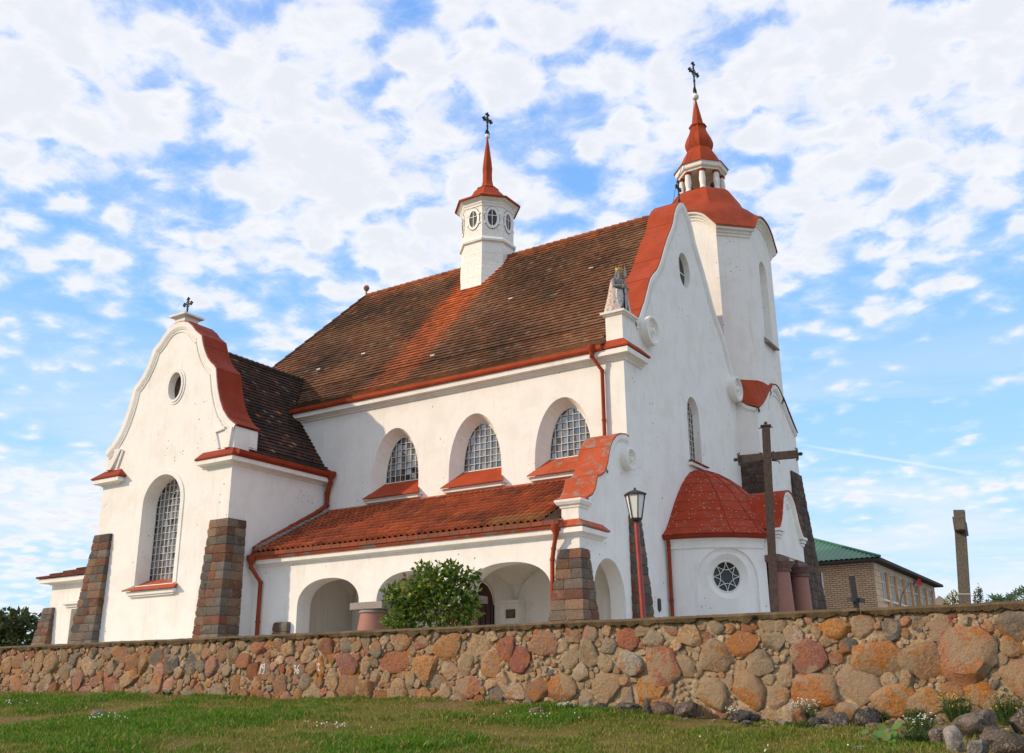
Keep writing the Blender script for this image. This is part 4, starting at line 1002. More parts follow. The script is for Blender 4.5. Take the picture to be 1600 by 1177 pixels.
# base mouldings, roof over the corners of the base
m = M(); band(BGM[:6], fX(BX1), .0, .20, .10, m); band(BGM[6:15], fX(BX1), .0, .26, .10, m); band(BGM[15:], fX(BX1), .0, .20, .10, m)
ar_ = [(13.14+1.05*math.cos(math.pi*i/20), 9.55+.85*math.sin(math.pi*i/20)) for i in range(21)][::-1]
band(ar_, fX(BX1), .0, .06, .035, m)
fS = fY(10.58)
band([(u, v) for u, v in SG[:6]][::-1], fS, .0, .18, .09, m)
m.build('tower_base_moulding', m_wallclean, tower)
m = M()
def skirt(edge, topz):           # broach roof from the base edge to the octagon
    m.loft([edge[0], edge[1]], False, False)
e = [(BX1+.14, y, z+.03) for y, z in BGM]
def chm(s): return (TX+TH-1.13*s, TYc-TW-1.13*s)
tgt = []
for y, z in BGM:
    if y < 11.73: s_ = (11.73-y)/1.15*.5; tgt.append((*chm(s_), 10.72))
    else: tgt.append((TX+TH-.01, min(y, 14.57), max(z+.10, 10.72)))
m.loft([e, tgt], False, False)
e2 = [(x, 10.58-.12, z+.03) for x, z in SG]; e2[0] = e[0]
tg2 = []
for x, z in SG:
    if x > TX+TW: s_ = 1-(x-(TX+TW))/1.16*.5; tg2.append((*chm(s_), 10.72))
    else: tg2.append((max(x, TX-TW), 10.605, max(z+.1, 10.72)))
m.loft([e2, tg2], False, False)
e3 = e[-1]; m.add([e3, tgt[-1], (TX+TH, TYc+TW, 10.75), (TX+TW, TYc+TH, 10.75), (TX+TW, 15.72, 9.4)], [(0, 1, 2), (0, 2, 3), (0, 3, 4)])
m.build('base_roof', m_red, tower)

# ---- ridge turret
UX, UY = -9.42, 6.0
tr = M(); r0 = R(22.5); A = 1/math.cos(R(22.5))
tr.lathe([(1.50*A, 13.7), (1.36*A, 14.5), (1.25*A, 15.3), (1.15*A, 16.1), (1.11*A, 17.16), (1.11*A, 19.1)], UX, UY, 8, r0)
turret = tr.build('ridge_turret', m_board, church)
tr = M(); tr.lathe([(1.10*A, 17.12), (1.20*A, 17.16), (1.22*A, 17.24), (1.12*A, 17.38), (1.10*A, 17.40)], UX, UY, 8, r0); tr.build('turret_band', m_white, turret)
tr = M(); tr.lathe([(1.10*A, 18.86), (1.14*A, 18.88), (1.15*A, 18.96), (1.18*A, 19.0), (1.20*A, 19.08), (1.34*A, 19.20), (1.36*A, 19.28), (.3, 19.32)], UX, UY, 8, r0); tr.build('turret_cornice', m_white, turret)
tr = M(); tr.lathe([(1.42*A, 19.22), (1.42*A, 19.30), (1.12*A, 19.42), (.90*A, 19.58), (.76*A, 19.78), (.66*A, 19.98), (.52*A, 20.14), (.48*A, 20.20), (.50*A, 20.23), (.33*A, 20.34), (.26*A, 20.46), (.21*A, 20.72), (.20*A, 21.05), (.215*A, 21.30), (.19*A, 21.65), (.10*A, 22.45), (.035, 22.95)], UX, UY, 8, r0); tr.build('turret_spire', m_red, turret, smooth=28)
tr = M(); tr.sphere((UX, UY, 23.08), .12, 14, 9); tr.build('spire_ball', m_wallclean, turret, smooth=80)
fancy_cross((UX, UY, 23.18), 1.12, .26, (.2, 1), 'turret_cross', turret, .045)
for k in range(8):
    a = R(45*k); nx_, ny_ = math.cos(a), math.sin(a)
    fT = lambda u, v, d=0: (UX+nx_*(1.11-d)-ny_*u, UY+ny_*(1.11-d)+nx_*u, v)
    s = M(); i_, o_ = oval(0, 18.30, .215, .40, 24), oval(0, 18.30, .33, .53, 24)
    s.loft([[fT(*p, .0), fT(*p, -.035), fT(*q_, -.035), fT(*q_, -.0)] for p, q_ in zip(i_+i_[:1], o_+o_[:1])], False, False)
    s.hexa([fT(-.014, 17.9, -.02), fT(.014, 17.9, -.02), fT(.014, 18.7, -.02), fT(-.014, 18.7, -.02), fT(-.014, 17.9, -.005), fT(.014, 17.9, -.005), fT(.014, 18.7, -.005), fT(-.014, 18.7, -.005)])
    s.hexa([fT(-.21, 18.40, -.022), fT(.21, 18.40, -.022), fT(.21, 18.43, -.022), fT(-.21, 18.43, -.022), fT(-.21, 18.40, -.006), fT(.21, 18.40, -.006), fT(.21, 18.43, -.006), fT(-.21, 18.43, -.006)])
    for sg in (-1, 1):
        for zz in (18.52, 18.06): s.hexa([fT(sg*.30-.05, zz-.05, -.05), fT(sg*.30+.05, zz-.05, -.05), fT(sg*.30+.05, zz+.05, -.05), fT(sg*.30-.05, zz+.05, -.05), fT(sg*.30-.05, zz-.05, 0), fT(sg*.30+.05, zz-.05, 0), fT(sg*.30+.05, zz+.05, 0), fT(sg*.30-.05, zz+.05, 0)])
    ow_ = s.build('oval_window', m_white, turret)
    s = M(); s.flat(i_, fT, -.003); s.build('glass', m_darkglass, ow_)
    s = M(); ln_ = oval(0, 18.30, .345, .545, 24); s.tube([fT(*p, -.003) for p in ln_+ln_[:1]], .012, 4); s.build('groove', m_void, ow_)

# ---- downpipes with hoppers
def pipe(pts, r, hop=None, m_=None):
    m = M(); q = [Vector(p) for p in pts]; fine = [q[0]]
    for i in range(1, len(q)):
        a, b_ = q[i-1], q[i]; L = (b_-a).length; k = max(1, int(L/1.3))
        for j in range(1, k+1): fine.append(a.lerp(b_, j/k))
    m.tube(q, r, 10)
    for p, nx_ in zip(fine[1:-1], fine[2:]):
        d = (nx_-p).normalized()*.03; m.tube([p-d, p+d], r*1.22, 10)
    if hop: m.lathe([(r*1.1, hop[2]-.26), (r*1.5, hop[2]-.16), (r*2.3, hop[2]-.10), (r*2.4, hop[2]+.05), (r*2.0, hop[2]+.06)], hop[0], hop[1], 10)
    return m.build('downpipe', m_pipe, church, smooth=45)
pipe([(-.97, -.40, 9.0), (-.97, -.40, 8.72), (-.74, -.12, 8.25), (-.74, -.12, 4.9)], .065, (-.97, -.38, 9.05))
pipe([(-.62, -3.60, 2.62), (-.62, -3.60, 2.40), (-.76, -3.50, 2.05), (-.82, -3.48, 1.75), (-.86, -3.50, GZ)], .065, (-.62, -3.60, 2.66))
pipe([(-12.50, -.16, 6.2), (-12.52, -.16, 5.9), (-12.70, -.10, 5.5), (-12.70, -.10, 5.05), (-12.70, -.55, 4.72), (-12.70, -3.2, 3.25), (-12.70, -3.6, 3.0)], .085, (-12.50, -.18, 6.24))
pipe([(-12.66, -3.72, 2.66), (-12.66, -3.72, 2.36), (-12.40, -3.48, 1.85), (-12.40, -3.48, GZ)], .07, (-12.66, -3.72, 2.70))
x_, y_ = ap(AR+.08, -88); pipe([(x_+.03, y_-.1, 3.0), (x_, y_, 2.75), (x_, y_, GZ)], .06, None)
# ================================================================== ground and fieldstone wall
BXT = [-13.08, -9.27, -7.0, -3.95, -2.12, .36, 1.87, 3.94, 5.2, 6.38, 7.48, 8.52, 9.51, 10.43, 11.31]
BZT = [-1.686, -1.709, -1.752, -1.877, -1.909, -1.89, -1.942, -2.047, -2.122, -2.223, -2.237, -2.27, -2.263, -2.275, -2.268]
def yw(x): return -11.1+.055*x
def base_z(x): return float(np.interp(x, BXT, BZT))
def gz(x, y):
    s = max(0, yw(x)-y)
    n = .05*noise.noise((x*.5, y*.5, 0))+.018*noise.noise((x*1.9, y*1.9, 4))
    return base_z(x)-.07*s+n*min(1, s*2)
xs = sorted(set([-900, -400, -180, -90, -55, -38]+[round(-28+.3*i, 3) for i in range(160)]+[22, 30, 45, 80, 180, 400, 900]))
ss = [-900, -300, -120, -60, -40, -28]+[-20+.3*i for i in range(67)]+[.2, .33, 1.5, 6, 12, 25, 60, 150, 400, 1500]
m = M(); nx_ = len(xs)
for s_ in ss:
    for x in xs:
        if s_ <= .2:
            y = yw(max(-40, min(40, x)))+min(s_, .2); z = gz(x, y) if s_ > -25 else base_z(x)-.07*min(-s_, 32)
        else: y = yw(max(-40, min(40, x)))+s_; z = GZ-.02+.06*noise.noise((x*.1, y*.1, 0))*(1 if s_ > 3 else 0)
        m.v.append((x, y, z))
for j in range(len(ss)-1):
    for i in range(nx_-1): m.f.append((j*nx_+i, j*nx_+i+1, (j+1)*nx_+i+1, (j+1)*nx_+i)); m.c.append(None); m.mi.append(0)
def f_ground(n, b, tc):
    a = n.noise(tc, .55, 4, .55); d = n.noise(tc, 4.5, 5, .65); e = n.noise(tc, 40, 3, .7)
    c = n.mix(n.smooth(a, .42, .58), (.14, .15, .022), (.25, .175, .075)); c = n.mix(n.m('MULTIPLY', n.smooth(d, .45, .7), .6), c, (.22, .155, .085))
    c = n.mix(n.m('MULTIPLY', n.smooth(e, .5, .7), .5), c, (.05, .045, .022)); n.l(c, b.inputs['Base Color']); b.inputs['Roughness'].default_value = 1
    b.inputs['Specular IOR Level'].default_value = .1; bump(n, b, n.m('ADD', d, e), 1, .05)
ground = m.build('ground', mat('soil_and_turf', f_ground), None, smooth=0, kind='structure')

m = M()  # unseen pale slab sheet, added to bounce sunlight onto the shaded church walls
for (xa, xb, ya, yb) in ((-31, 15.8, -9.2, 24),):
    m.add([(xa, ya, GZ+.06), (xb, ya, GZ+.06), (xb, yb, GZ+.06), (xa, yb, GZ+.06)], [(0, 1, 2, 3)])
def f_bounce(n, b, tc):
    s = n.n('ShaderNodeTexBrick', i_Scale=1.6); n.l(tc, s.inputs['Vector']); s.inputs['Color1'].default_value = (.52, .48, .42, 1); s.inputs['Color2'].default_value = (.44, .41, .36, 1); s.inputs['Mortar'].default_value = (.22, .20, .16, 1)
    n.l(s.outputs[0], b.inputs['Base Color']); b.inputs['Roughness'].default_value = .9
m.build('bounce_sheet', mat('pale_bounce_slabs', f_bounce), None, kind='structure')

# ---- wall
WTOP = -.50
wallt = thing('fieldstone_wall', 'long low wall of mixed orange, pink and grey fieldstones set in mortar with painted digits, in front of the church', 'stone wall', (0, yw(0), -2))
wdir = Vector((1, .055, 0)).normalized(); wn = Vector((.055, -1, 0)).normalized()
def wp(x, z, out=0.0): return Vector((x, yw(x), z))+wn*out
WX0, WX1 = -24.0, 17.0
m = M(); nu = int((WX1-WX0)/.035); nv = 52
def mort(x, z): return .045*noise.noise((x*1.7, z*1.7, 2))+.035*noise.noise((x*5.2, z*5.2, 7))+.022*noise.noise((x*12, z*12, 5))+.010*noise.noise((x*27, z*27, 8))
for j in range(nv+1):
    for i in range(nu+1):
        x = WX0+(WX1-WX0)*i/nu; zb = base_z(x)-.25; z = zb+(WTOP-.05-zb)*j/nv
        m.v.append(tuple(wp(x, z, mort(x, z)-.045)))
for j in range(nv):
    for i in range(nu): m.f.append((j*(nu+1)+i, j*(nu+1)+i+1, (j+1)*(nu+1)+i+1, (j+1)*(nu+1)+i)); m.c.append(None); m.mi.append(0)
m.add([wp(WX0, -2.6, -.55), wp(WX1, -2.6, -.55), wp(WX1, WTOP-.05, -.55), wp(WX0, WTOP-.05, -.55)], [(0, 1, 2, 3)])
m.build('mortar', m_mortar, wallt, smooth=0)
# mortar cap
m = M(); nu = 1300; secs = []
for i in range(nu+1):
    x = WX0+(WX1-WX0)*i/nu; a = .012*noise.noise((x*1.1, 3, 0))+.008*noise.noise((x*5, 1, 0))+.006*noise.noise((x*19, 1, 0)); dr = .075*noise.noise((x*1.6, 9, 1))+.07*noise.noise((x*6, 2, 5))+.035*noise.noise((x*21, 2, 5))
    o_ = .05+.035*noise.noise((x*2.1, 5, 3))+.018*noise.noise((x*9, 5, 3))+.012*noise.noise((x*26, 5, 3)); t_ = WTOP+a
    if 9.13 < x < 9.17: t_ -= .03; o_ -= .06
    secs.append([wp(x, t_-.125+dr, -.03), wp(x, t_-.115+dr, o_*.7), wp(x, t_-.05, o_+.01), wp(x, t_-.005, o_-.03), wp(x, t_, -.12), wp(x, t_+.004, -.35), wp(x, t_-.02, -.58), wp(x, t_-.14, -.60)])
m.loft(secs, False, False); m.build('mortar_cap', m_coping, wallt, smooth=50)
# fieldstones: packed from large to small
PAL = [((.47, .235, .10), 5), ((.44, .235, .135), 5), ((.47, .31, .18), 6), ((.40, .17, .10), 3), ((.38, .285, .18), 4), ((.28, .235, .18), 2), ((.50, .35, .21), 4), ((.17, .165, .155), 1), ((.46, .24, .18), 3), ((.55, .41, .28), 2)]
PALW = [c for c, w in PAL for _ in range(w)]
ico = bmesh.new(); bmesh.ops.create_icosphere(ico, subdivisions=3, radius=1); IV = [v.co.copy() for v in ico.verts]; IF = [tuple(v.index for v in f.verts) for f in ico.faces]; ico.free()
ico = bmesh.new(); bmesh.ops.create_icosphere(ico, subdivisions=2, radius=1); IV2 = [v.co.copy() for v in ico.verts]; IF2 = [tuple(v.index for v in f.verts) for f in ico.faces]; ico.free()
def stone(m, pos, axes, radii, col, seed, rough=.22, facet=True, lo=False, flatf=0.0, ncut=6):
    """irregular field stone; axes = 3 unit vectors (second points into the wall), radii along them"""
    sv = Vector((seed*3.17, seed*1.31, seed*.77)); V, F = (IV2, IF2) if lo else (IV, IF)
    rnd = random.Random(seed); cuts = []
    for _ in range(ncut):
        d = Vector((rnd.gauss(0, 1), rnd.gauss(0, .55), rnd.gauss(0, 1))).normalized(); cuts.append((d, rnd.uniform(.58, .88)))
    if flatf: cuts.append((Vector((rnd.gauss(0, .16), -1, rnd.gauss(0, .16))).normalized(), flatf))
    vs = []
    for v in V:
        p = v*(1+rough*noise.noise(v*1.3+sv)+rough*.45*noise.noise(v*3.1+sv))
        if facet:
            for d, h_ in cuts:
                e = p.dot(d)-h_
                if e > 0: p = p-d*e*.85
        p = p*(1+rough*.30*noise.noise(v*5.5+sv)+rough*.16*noise.noise(v*12+sv))
        vs.append(pos+axes[0]*p.x*radii[0]+axes[1]*p.y*radii[1]+axes[2]*p.z*radii[2])
    m.add(vs, F, col)
placed = []
grid = {}
def ok(x, z, a, b_, gap):
    for gx in range(int((x-1)*2), int((x+1)*2)+1):
        for q in grid.get(gx, ()):
            dx, dz = (x-q[0])/(a+q[2]+gap), (z-q[1])/(b_+q[3]+gap)
            if dx*dx+dz*dz < 1: return False
    return True
def put(x, z, a, b_, c=None, ang=0):
    q = (x, z, a, b_, c, ang); placed.append(q); grid.setdefault(int(x*2), []).append(q)
rs = random.Random(21)
# stones that can be recognised in the photograph
KEY = [(-3.76, -1.25, .165, .215, (.33, .20, .12)), (-2.79, -1.25, .155, .175, (.30, .17, .11)), (-2.17, -1.245, .105, .20, (.42, .19, .07)), (-4.1, -1.27, .16, .16, (.26, .09, .06)), (-3.25, -1.25, .08, .09, (.32, .09, .05)), (-1.45, -1.20, .26, .20, (.30, .13, .105)),
       (-6.75, -1.1, .22, .23, (.105, .105, .105)), (-6.1, -1.1, .19, .24, (.11, .11, .11)),
       (10.62, -1.27, .40, .40, (.40, .185, .10)), (9.35, -1.30, .37, .235, (.40, .17, .055)), (10.02, -1.31, .36, .25, (.33, .19, .10)), (8.98, -1.70, .33, .30, (.40, .23, .16)), (8.22, -1.25, .27, .28, (.30, .12, .09)), (9.55, -1.95, .30, .24, (.45, .18, .04)), (8.25, -1.78, .34, .25, (.42, .16, .05)), (7.2, -1.80, .26, .28, (.42, .17, .05)), (6.65, -1.22, .27, .25, (.26, .17, .10)), (7.15, -1.00, .27, .17, (.36, .15, .06)), (6.55, -1.83, .25, .27, (.32, .19, .09)), (5.62, -1.33, .31, .30, (.35, .13, .08)), (10.35, -.88, .17, .19, (.36, .14, .09)), (9.6, -.88, .15, .15, (.15, .145, .14)), (8.73, -.82, .21, .14, (.42, .19, .06)), (9.15, -.80, .17, .19, (.36, .25, .17)), (8.05, -.90, .16, .16, (.42, .31, .24)), (10.0, -2.0, .26, .20, (.38, .19, .06)), (10.8, -1.9, .22, .2, (.43, .17, .04)), (11.4, -1.65, .3, .3, (.42, .17, .06)), (4.55, -1.72, .30, .25, (.40, .20, .08)), (3.65, -1.72, .27, .22, (.38, .15, .05)), (2.75, -1.23, .215, .26, (.29, .095, .07)), (2.1, -1.25, .22, .20, (.38, .22, .12)), (2.45, -.95, .19, .20, (.33, .12, .075)), (4.2, -1.1, .2, .22, (.26, .19, .12)), (-.2, -1.15, .36, .2, (.33, .13, .07)), (1.6, -1.68, .24, .19, (.36, .16, .11)), (5.05, -1.3, .2, .22, (.36, .31, .25)), (5.4, -1.75, .3, .2, (.40, .19, .06)), (3.25, -.9, .25, .17, (.33, .18, .11)), (5.0, -.88, .2, .19, (.33, .11, .065))]
for q in KEY: put(*q[:4], tuple(v*1.22 for v in q[4]))
for rmin, rmax, tries in ((.20, .27, 260), (.14, .20, 2200), (.09, .14, 14000), (.05, .09, 26000), (.026, .05, 30000)):
    for _ in range(tries):
        x = rs.uniform(WX0+.4, WX1-.4); z0_ = base_z(x); z = rs.uniform(z0_+.0, WTOP-.15); r = rs.uniform(rmin, rmax)
        if rmin > .2 and (z > -1.0 or rs.random() < .3): continue
        if rmin > .14 and z > -.78: continue
        if x > 1 and .06 < r < .2:
            if noise.noise((x*.8, z*1.4, 40)) > .10: continue       # patches of bare mortar on the right
        asp = rs.uniform(.72, 1.35); a, b_ = r*asp**.5, r/asp**.5
        if z+b_ > WTOP-.06: continue
        if ok(x, z, a*.90, b_*.90, .0 if x < 1.5 else .008): put(x, z, a, b_)
m = M()
for i, (x, z, a, b_, c, ang) in enumerate(placed):
    key = c is not None
    if c is None:
        c = rs.choice(PALW); k = rs.uniform(.75, 1.2); c = tuple(v*k for v in c)
        if max(a, b_) < .06: c = lerp3(c, (.62, .47, .31), rs.uniform(.2, .8))
    th = min(a, b_)*rs.uniform(.45, .7); t_ = rs.uniform(-.5, .5) if not key else rs.uniform(-.12, .12)
    ax = wdir*math.cos(t_)+Vector((0, 0, 1))*math.sin(t_); az = Vector((0, 0, 1))*math.cos(t_)-wdir*math.sin(t_)
    stone(m, wp(x, z, mort(x, z)-.02-th*(.30 if x < 1 else .38)), (ax, -wn, az), (a*1.32, th*1.2, b_*1.32), c, i+100, .34 if not key else .22, True, max(a, b_) < .06, rs.uniform(.42, .7), 8 if not key else 5)
stones = m.build('fieldstones', m_field, wallt, smooth=38, normals=False)
# painted digits on three stones
def stroke(m, pts, x0, z0, s, outd, w=.016):
    P = [wp(x0+u*s, z0+v*s, outd) for u, v in pts]; m.tube(P, [w*.7]+[w]*(len(P)-2)+[w*.7], 6)
m = M()
def spot(x, z):                 # distance out of the wall of the stone surface
    best = mort(x, z)
    for q in placed[:6]:
        d = ((x-q[0])/(q[2]*1.1))**2+((z-q[1])/(q[3]*1.1))**2
        if d < .9: best = max(best, mort(q[0], q[1])-.02-min(q[2], q[3])*.18+min(q[2], q[3])*.72*math.sqrt(1-d)*.92)
    return best
def digit(pts, x0, z0, s, sy=1.0, w=.013):
    fine = []
    for a, b_ in zip(pts, pts[1:]):
        for k in range(3): fine.append((a[0]+(b_[0]-a[0])*k/3, a[1]+(b_[1]-a[1])*k/3))
    fine.append(pts[-1]); P = []
    m.tube([STONEHIT(x0+u*s, z0+v*s*sy) for u, v in fine], w, 6)
from mathutils.bvhtree import BVHTree
_bv = BVHTree.FromPolygons([Vector(v) for v in m.v] or [Vector((0, 0, 0))]*3, [(0, 1, 2)]) if False else None
_me = stones.data; _L = stones.matrix_world.translation
_bv = BVHTree.FromPolygons([v.co.copy() for v in _me.vertices], [tuple(p.vertices) for p in _me.polygons])
def STONEHIT(x, z):
    o_ = wp(x, z, .8); h_ = _bv.ray_cast(o_, -wn, 1.2)
    return (h_[0] if h_[0] is not None else wp(x, z, .05))+wn*.002
digit([(.12, .62), (.0, 0)], -3.86, -1.35, .30, 1.1); digit([(.12, .62), (.0, 0)], -3.85, -1.35, .30, 1.1)
digit([(.42, .45), (.33, .36), (.25, .44), (.28, .6), (.40, .66), (.44, .5), (.42, .2), (.36, .04), (.26, .03)], -3.88, -1.36, .34, 1.0)
digit([(.05, .56), (.2, .60), (.12, .40), (.22, .26), (.12, .06), (.02, .10)], -2.90, -1.37, .32, .95)
digit([(.50, .62), (.38, .48), (.30, .22), (.38, .04), (.48, .14), (.46, .30), (.34, .26)], -2.90, -1.38, .32, 1.05)
digit([(.05, .44), (.14, .58), (.24, .48), (.16, .30), (.14, .14), (.24, .05), (.30, .16)], -2.24, -1.33, .30, 1.0)
m.build('painted_digits', mat('white_lettering', flatmat((.80, .76, .70), .8)), wallt)

# ---- loose rocks at the foot of the wall
def rock(x, y, w, h_, col, label, seed, flat=.8, tilt=0.0, name='rock', cat='rock', group='loose rocks at the foot of the wall', sink=.18):
    y = min(y, yw(x)-.16); z = gz(x, y)
    t = tag_obj = None
    m = M(); a = Vector((math.cos(tilt), 0, math.sin(tilt))); c_ = Vector((-math.sin(tilt), 0, math.cos(tilt)))
    stone(m, Vector((x, y, z+h_*(.5-sink))), (a, Vector((0, 1, 0)), c_), (w*.62, w*.62*flat, h_*.66), tuple(v*.72 for v in col) if max(col) < .4 else col, seed, .32, True, False, 0, 8)
    o = m.build(name, m_rock, None, smooth=40, normals=False); return tag(o, label, cat, group)
DG = (.085, .082, .080); MG = (.16, .148, .135); BR = (.24, .165, .11); PK = (.33, .21, .155); PALE = (.50, .43, .34)
ROCKS = [(7.15, -10.95, .50, .19, DG, 'long flat dark grey slab under the wall, below the big orange stone'), (8.56, -10.95, .38, .27, BR, 'rounded orange-brown rock on top of the heap of rubble at the wall foot'), (9.18, -11.0, .36, .26, DG, 'dark grey rounded rock at the right end of the rubble heap'),
 (8.50, -11.35, .24, .2, DG, 'dark rock at the lower left of the rubble heap'), (8.85, -11.4, .27, .24, MG, 'mid-grey jagged rock in the middle of the rubble heap'), (9.25, -11.35, .30, .2, (.11, .10, .09), 'dark lumpy rock at the lower right of the rubble heap'),
 (10.92, -12.30, .54, .38, (.30, .24, .19), 'largest speckled boulder in the lower right corner below the wall'), (10.90, -13.96, .20, .32, (.40, .37, .33), 'upright pale lichened rock leaning below the largest boulder'), (11.20, -14.25, .26, .2, (.34, .33, .31), 'small grey rock blotched with white lichen beside the upright pale rock'),
 (11.60, -14.25, .40, .28, (.13, .105, .085), 'dark brown boulder with a pale lichen patch at the right edge'), (11.50, -11.9, .34, .36, (.20, .155, .12), 'grey-brown boulder at the right edge close to the wall'), (10.58, -13.31, .17, .24, (.25, .19, .15), 'slanted grey-pink rock among the weeds left of the upright pale rock'),
 (5.75, -11.05, .36, .26, PK, 'pinkish rounded boulder at the wall foot in mid picture'), (5.50, -11.15, .15, .25, MG, 'narrow upright grey rock beside the pinkish boulder'), (6.12, -10.95, .44, .30, (.24, .18, .14), 'broad grey-tan boulder at the wall foot right of the pinkish boulder'),
 (3.95, -11.26, .32, .10, PALE, 'flat whitish slab broken off at the wall foot'), (4.41, -11.39, .2, .18, PALE, 'pale angular stone beside the flat whitish slab'), (4.62, -11.17, .25, .16, DG, 'dark stone right of the pale angular stone'), (5.10, -11.2, .40, .18, MG, 'low grey stone half buried between dark stone and pinkish boulder'),
 (7.48, -11.70, .2, .12, MG, 'small grey stone in the turf below the flat dark slab'), (3.78, -12.0, .32, .10, (.33, .22, .15), 'thin tan slab lying in dry grass below the wall'), (-3.69, -15.46, .30, .14, (.23, .22, .21), 'grey slab lying alone on the green slope at left'),
 (9.74, -13.82, .13, .05, (.62, .55, .46), 'small whitish flake on the turf left of the broad-leaved weed'), (8.82, -11.12, .16, .09, (.62, .55, .46), 'whitish chip lying on the rubble heap'), (7.85, -11.05, .14, .08, PALE, 'pale flake at the wall foot by the white flowers'), (8.1, -11.0, .2, .3, (.36, .17, .07), 'upright orange stone at the wall foot right of the white flowers'), (11.3, -13.3, .42, .24, (.22, .17, .13), 'brown boulder between largest boulder and the dark boulder with lichen')]
for i, (x, y, w, h_, c, lb) in enumerate(ROCKS): rock(x, y, w, h_, c, lb, 900+i, random.uniform(.7, 1), random.uniform(-.12, .12))
rk = M()
for i in range(420):             # scattered chips
    x = rs.uniform(-14, 12); s_ = abs(rs.gauss(0, .30))+.04
    if x < 5 and rs.random() < .55: continue
    if x > 7.5: s_ *= 2.0
    if i % 3 == 0: x = rs.uniform(8.2, 12.3); s_ = rs.uniform(.05, 1.0)*(x-7.4)*.75
    y = yw(x)-s_; r = rs.uniform(.018, .06)*(1.5 if i % 3 == 0 else 1); stone(rk, Vector((x, y, gz(x, y)+r*.2)), (Vector((1, 0, 0)), Vector((0, 1, 0)), Vector((0, 0, 1))), (r*1.3, r, r*.6), lerp3(rs.choice([MG, BR, PK, PALE]), PALE, rs.random()*.5), 2000+i, .2, True, True)
o = rk.build('stone_chips', m_rock, None, smooth=40, normals=False, kind='stuff')

# ---- grass: many single blades on the slope
def vnoise(P, sc, seed, oct_=3):
    out = np.zeros(len(P))
    r_ = np.random.default_rng(seed); T = r_.random((257, 257)); amp = 1; tot = 0
    for k in range(oct_):
        q = P*sc*(2**k)+k*13.7; i = np.floor(q).astype(int); f = q-i; f = f*f*(3-2*f); i0 = i % 256; i1 = (i+1) % 256
        v = (T[i0[:, 0], i0[:, 1]]*(1-f[:, 0])+T[i1[:, 0], i0[:, 1]]*f[:, 0])*(1-f[:, 1])+(T[i0[:, 0], i1[:, 1]]*(1-f[:, 0])+T[i1[:, 0], i1[:, 1]]*f[:, 0])*f[:, 1]
        out += v*amp; tot += amp; amp *= .5
    return out/tot
NG = 620000
X = rng.uniform(-26, 15.5, NG); S = rng.uniform(0, 1, NG)**1.15*9.5+.03
Y = -11.1+.055*X-S
keep = (Y > -20.5+.0*X)
d2 = np.hypot(X-CAM.x, Y-CAM.y)
P = np.stack([X, Y], 1); green = vnoise(P, .42, 3)*.55+vnoise(P, 1.7, 5)*.45
bare = np.where(X > 6.2, np.exp(-S/1.3), .0)+np.where(X > 9.6, np.exp(-S/4.5)*.8, 0)+.35*np.exp(-S/.18)
dens = np.clip(.45+2.6*(green-.45), .10, 1)*(1-np.clip(bare, 0, .96))*np.where(X < -8, .8, 1)
keep &= rng.random(NG) < dens
X, Y, S, green = X[keep], Y[keep], S[keep], green[keep]; n_ = len(X)
bzx = np.interp(X, BXT, BZT)-.07*S
Zg = np.array([gz(x, y) for x, y in zip(X, Y)])
g = np.clip((green-.37)/.20, 0, 1)*np.where(X > 5, .6, 1)
tuft = vnoise(np.stack([X, Y], 1), 3.1, 9, 2)
H = (.028+.045*g+.045*np.clip(tuft-.57, 0, 1)*4)*rng.uniform(.6, 1.35, n_); Wd = rng.uniform(.005, .010, n_)
th = rng.uniform(0, 2*np.pi, n_); ln = rng.uniform(.15, .9, n_)*H; la = rng.uniform(0, 2*np.pi, n_)
V = np.empty((n_, 4, 3))
V[:, 0] = np.stack([X-Wd*np.cos(th), Y-Wd*np.sin(th), Zg-.005], 1); V[:, 1] = np.stack([X+Wd*np.cos(th), Y+Wd*np.sin(th), Zg-.005], 1)
V[:, 2] = np.stack([X+.45*ln*np.cos(la)+.6*Wd*np.cos(th), Y+.45*ln*np.sin(la)+.6*Wd*np.sin(th), Zg+H*.65], 1); V[:, 3] = np.stack([X+ln*np.cos(la), Y+ln*np.sin(la), Zg+H], 1)
me = bpy.data.meshes.new('grass'); me.vertices.add(n_*4); me.vertices.foreach_set('co', V.ravel())
me.loops.add(n_*6); idx = np.arange(n_)[:, None]*4; lv = np.concatenate([idx+0, idx+1, idx+2, idx+0, idx+2, idx+3], 1).ravel(); me.loops.foreach_set('vertex_index', lv)
me.polygons.add(n_*2); me.polygons.foreach_set('loop_start', np.arange(n_*2)*3); me.update(calc_edges=True); me.validate()
ga, gb, gc = np.array([.085, .205, .008]), np.array([.195, .205, .020]), np.array([.36, .24, .095])
mixv = np.clip(g+rng.normal(0, .22, n_), 0, 1)[:, None]
colr = ga*mixv+(gb*.62+gc*.38)*(1-mixv); colr *= rng.uniform(.7, 1.3, n_)[:, None]
dry = rng.random(n_) < .06; colr[dry] = gc*rng.uniform(.8, 1.3, (dry.sum(), 1))
at = me.attributes.new('col', 'FLOAT_COLOR', 'POINT'); at.data.foreach_set('color', np.concatenate([np.repeat(colr, 4, 0), np.ones((n_*4, 1))], 1).ravel().astype(np.float32))
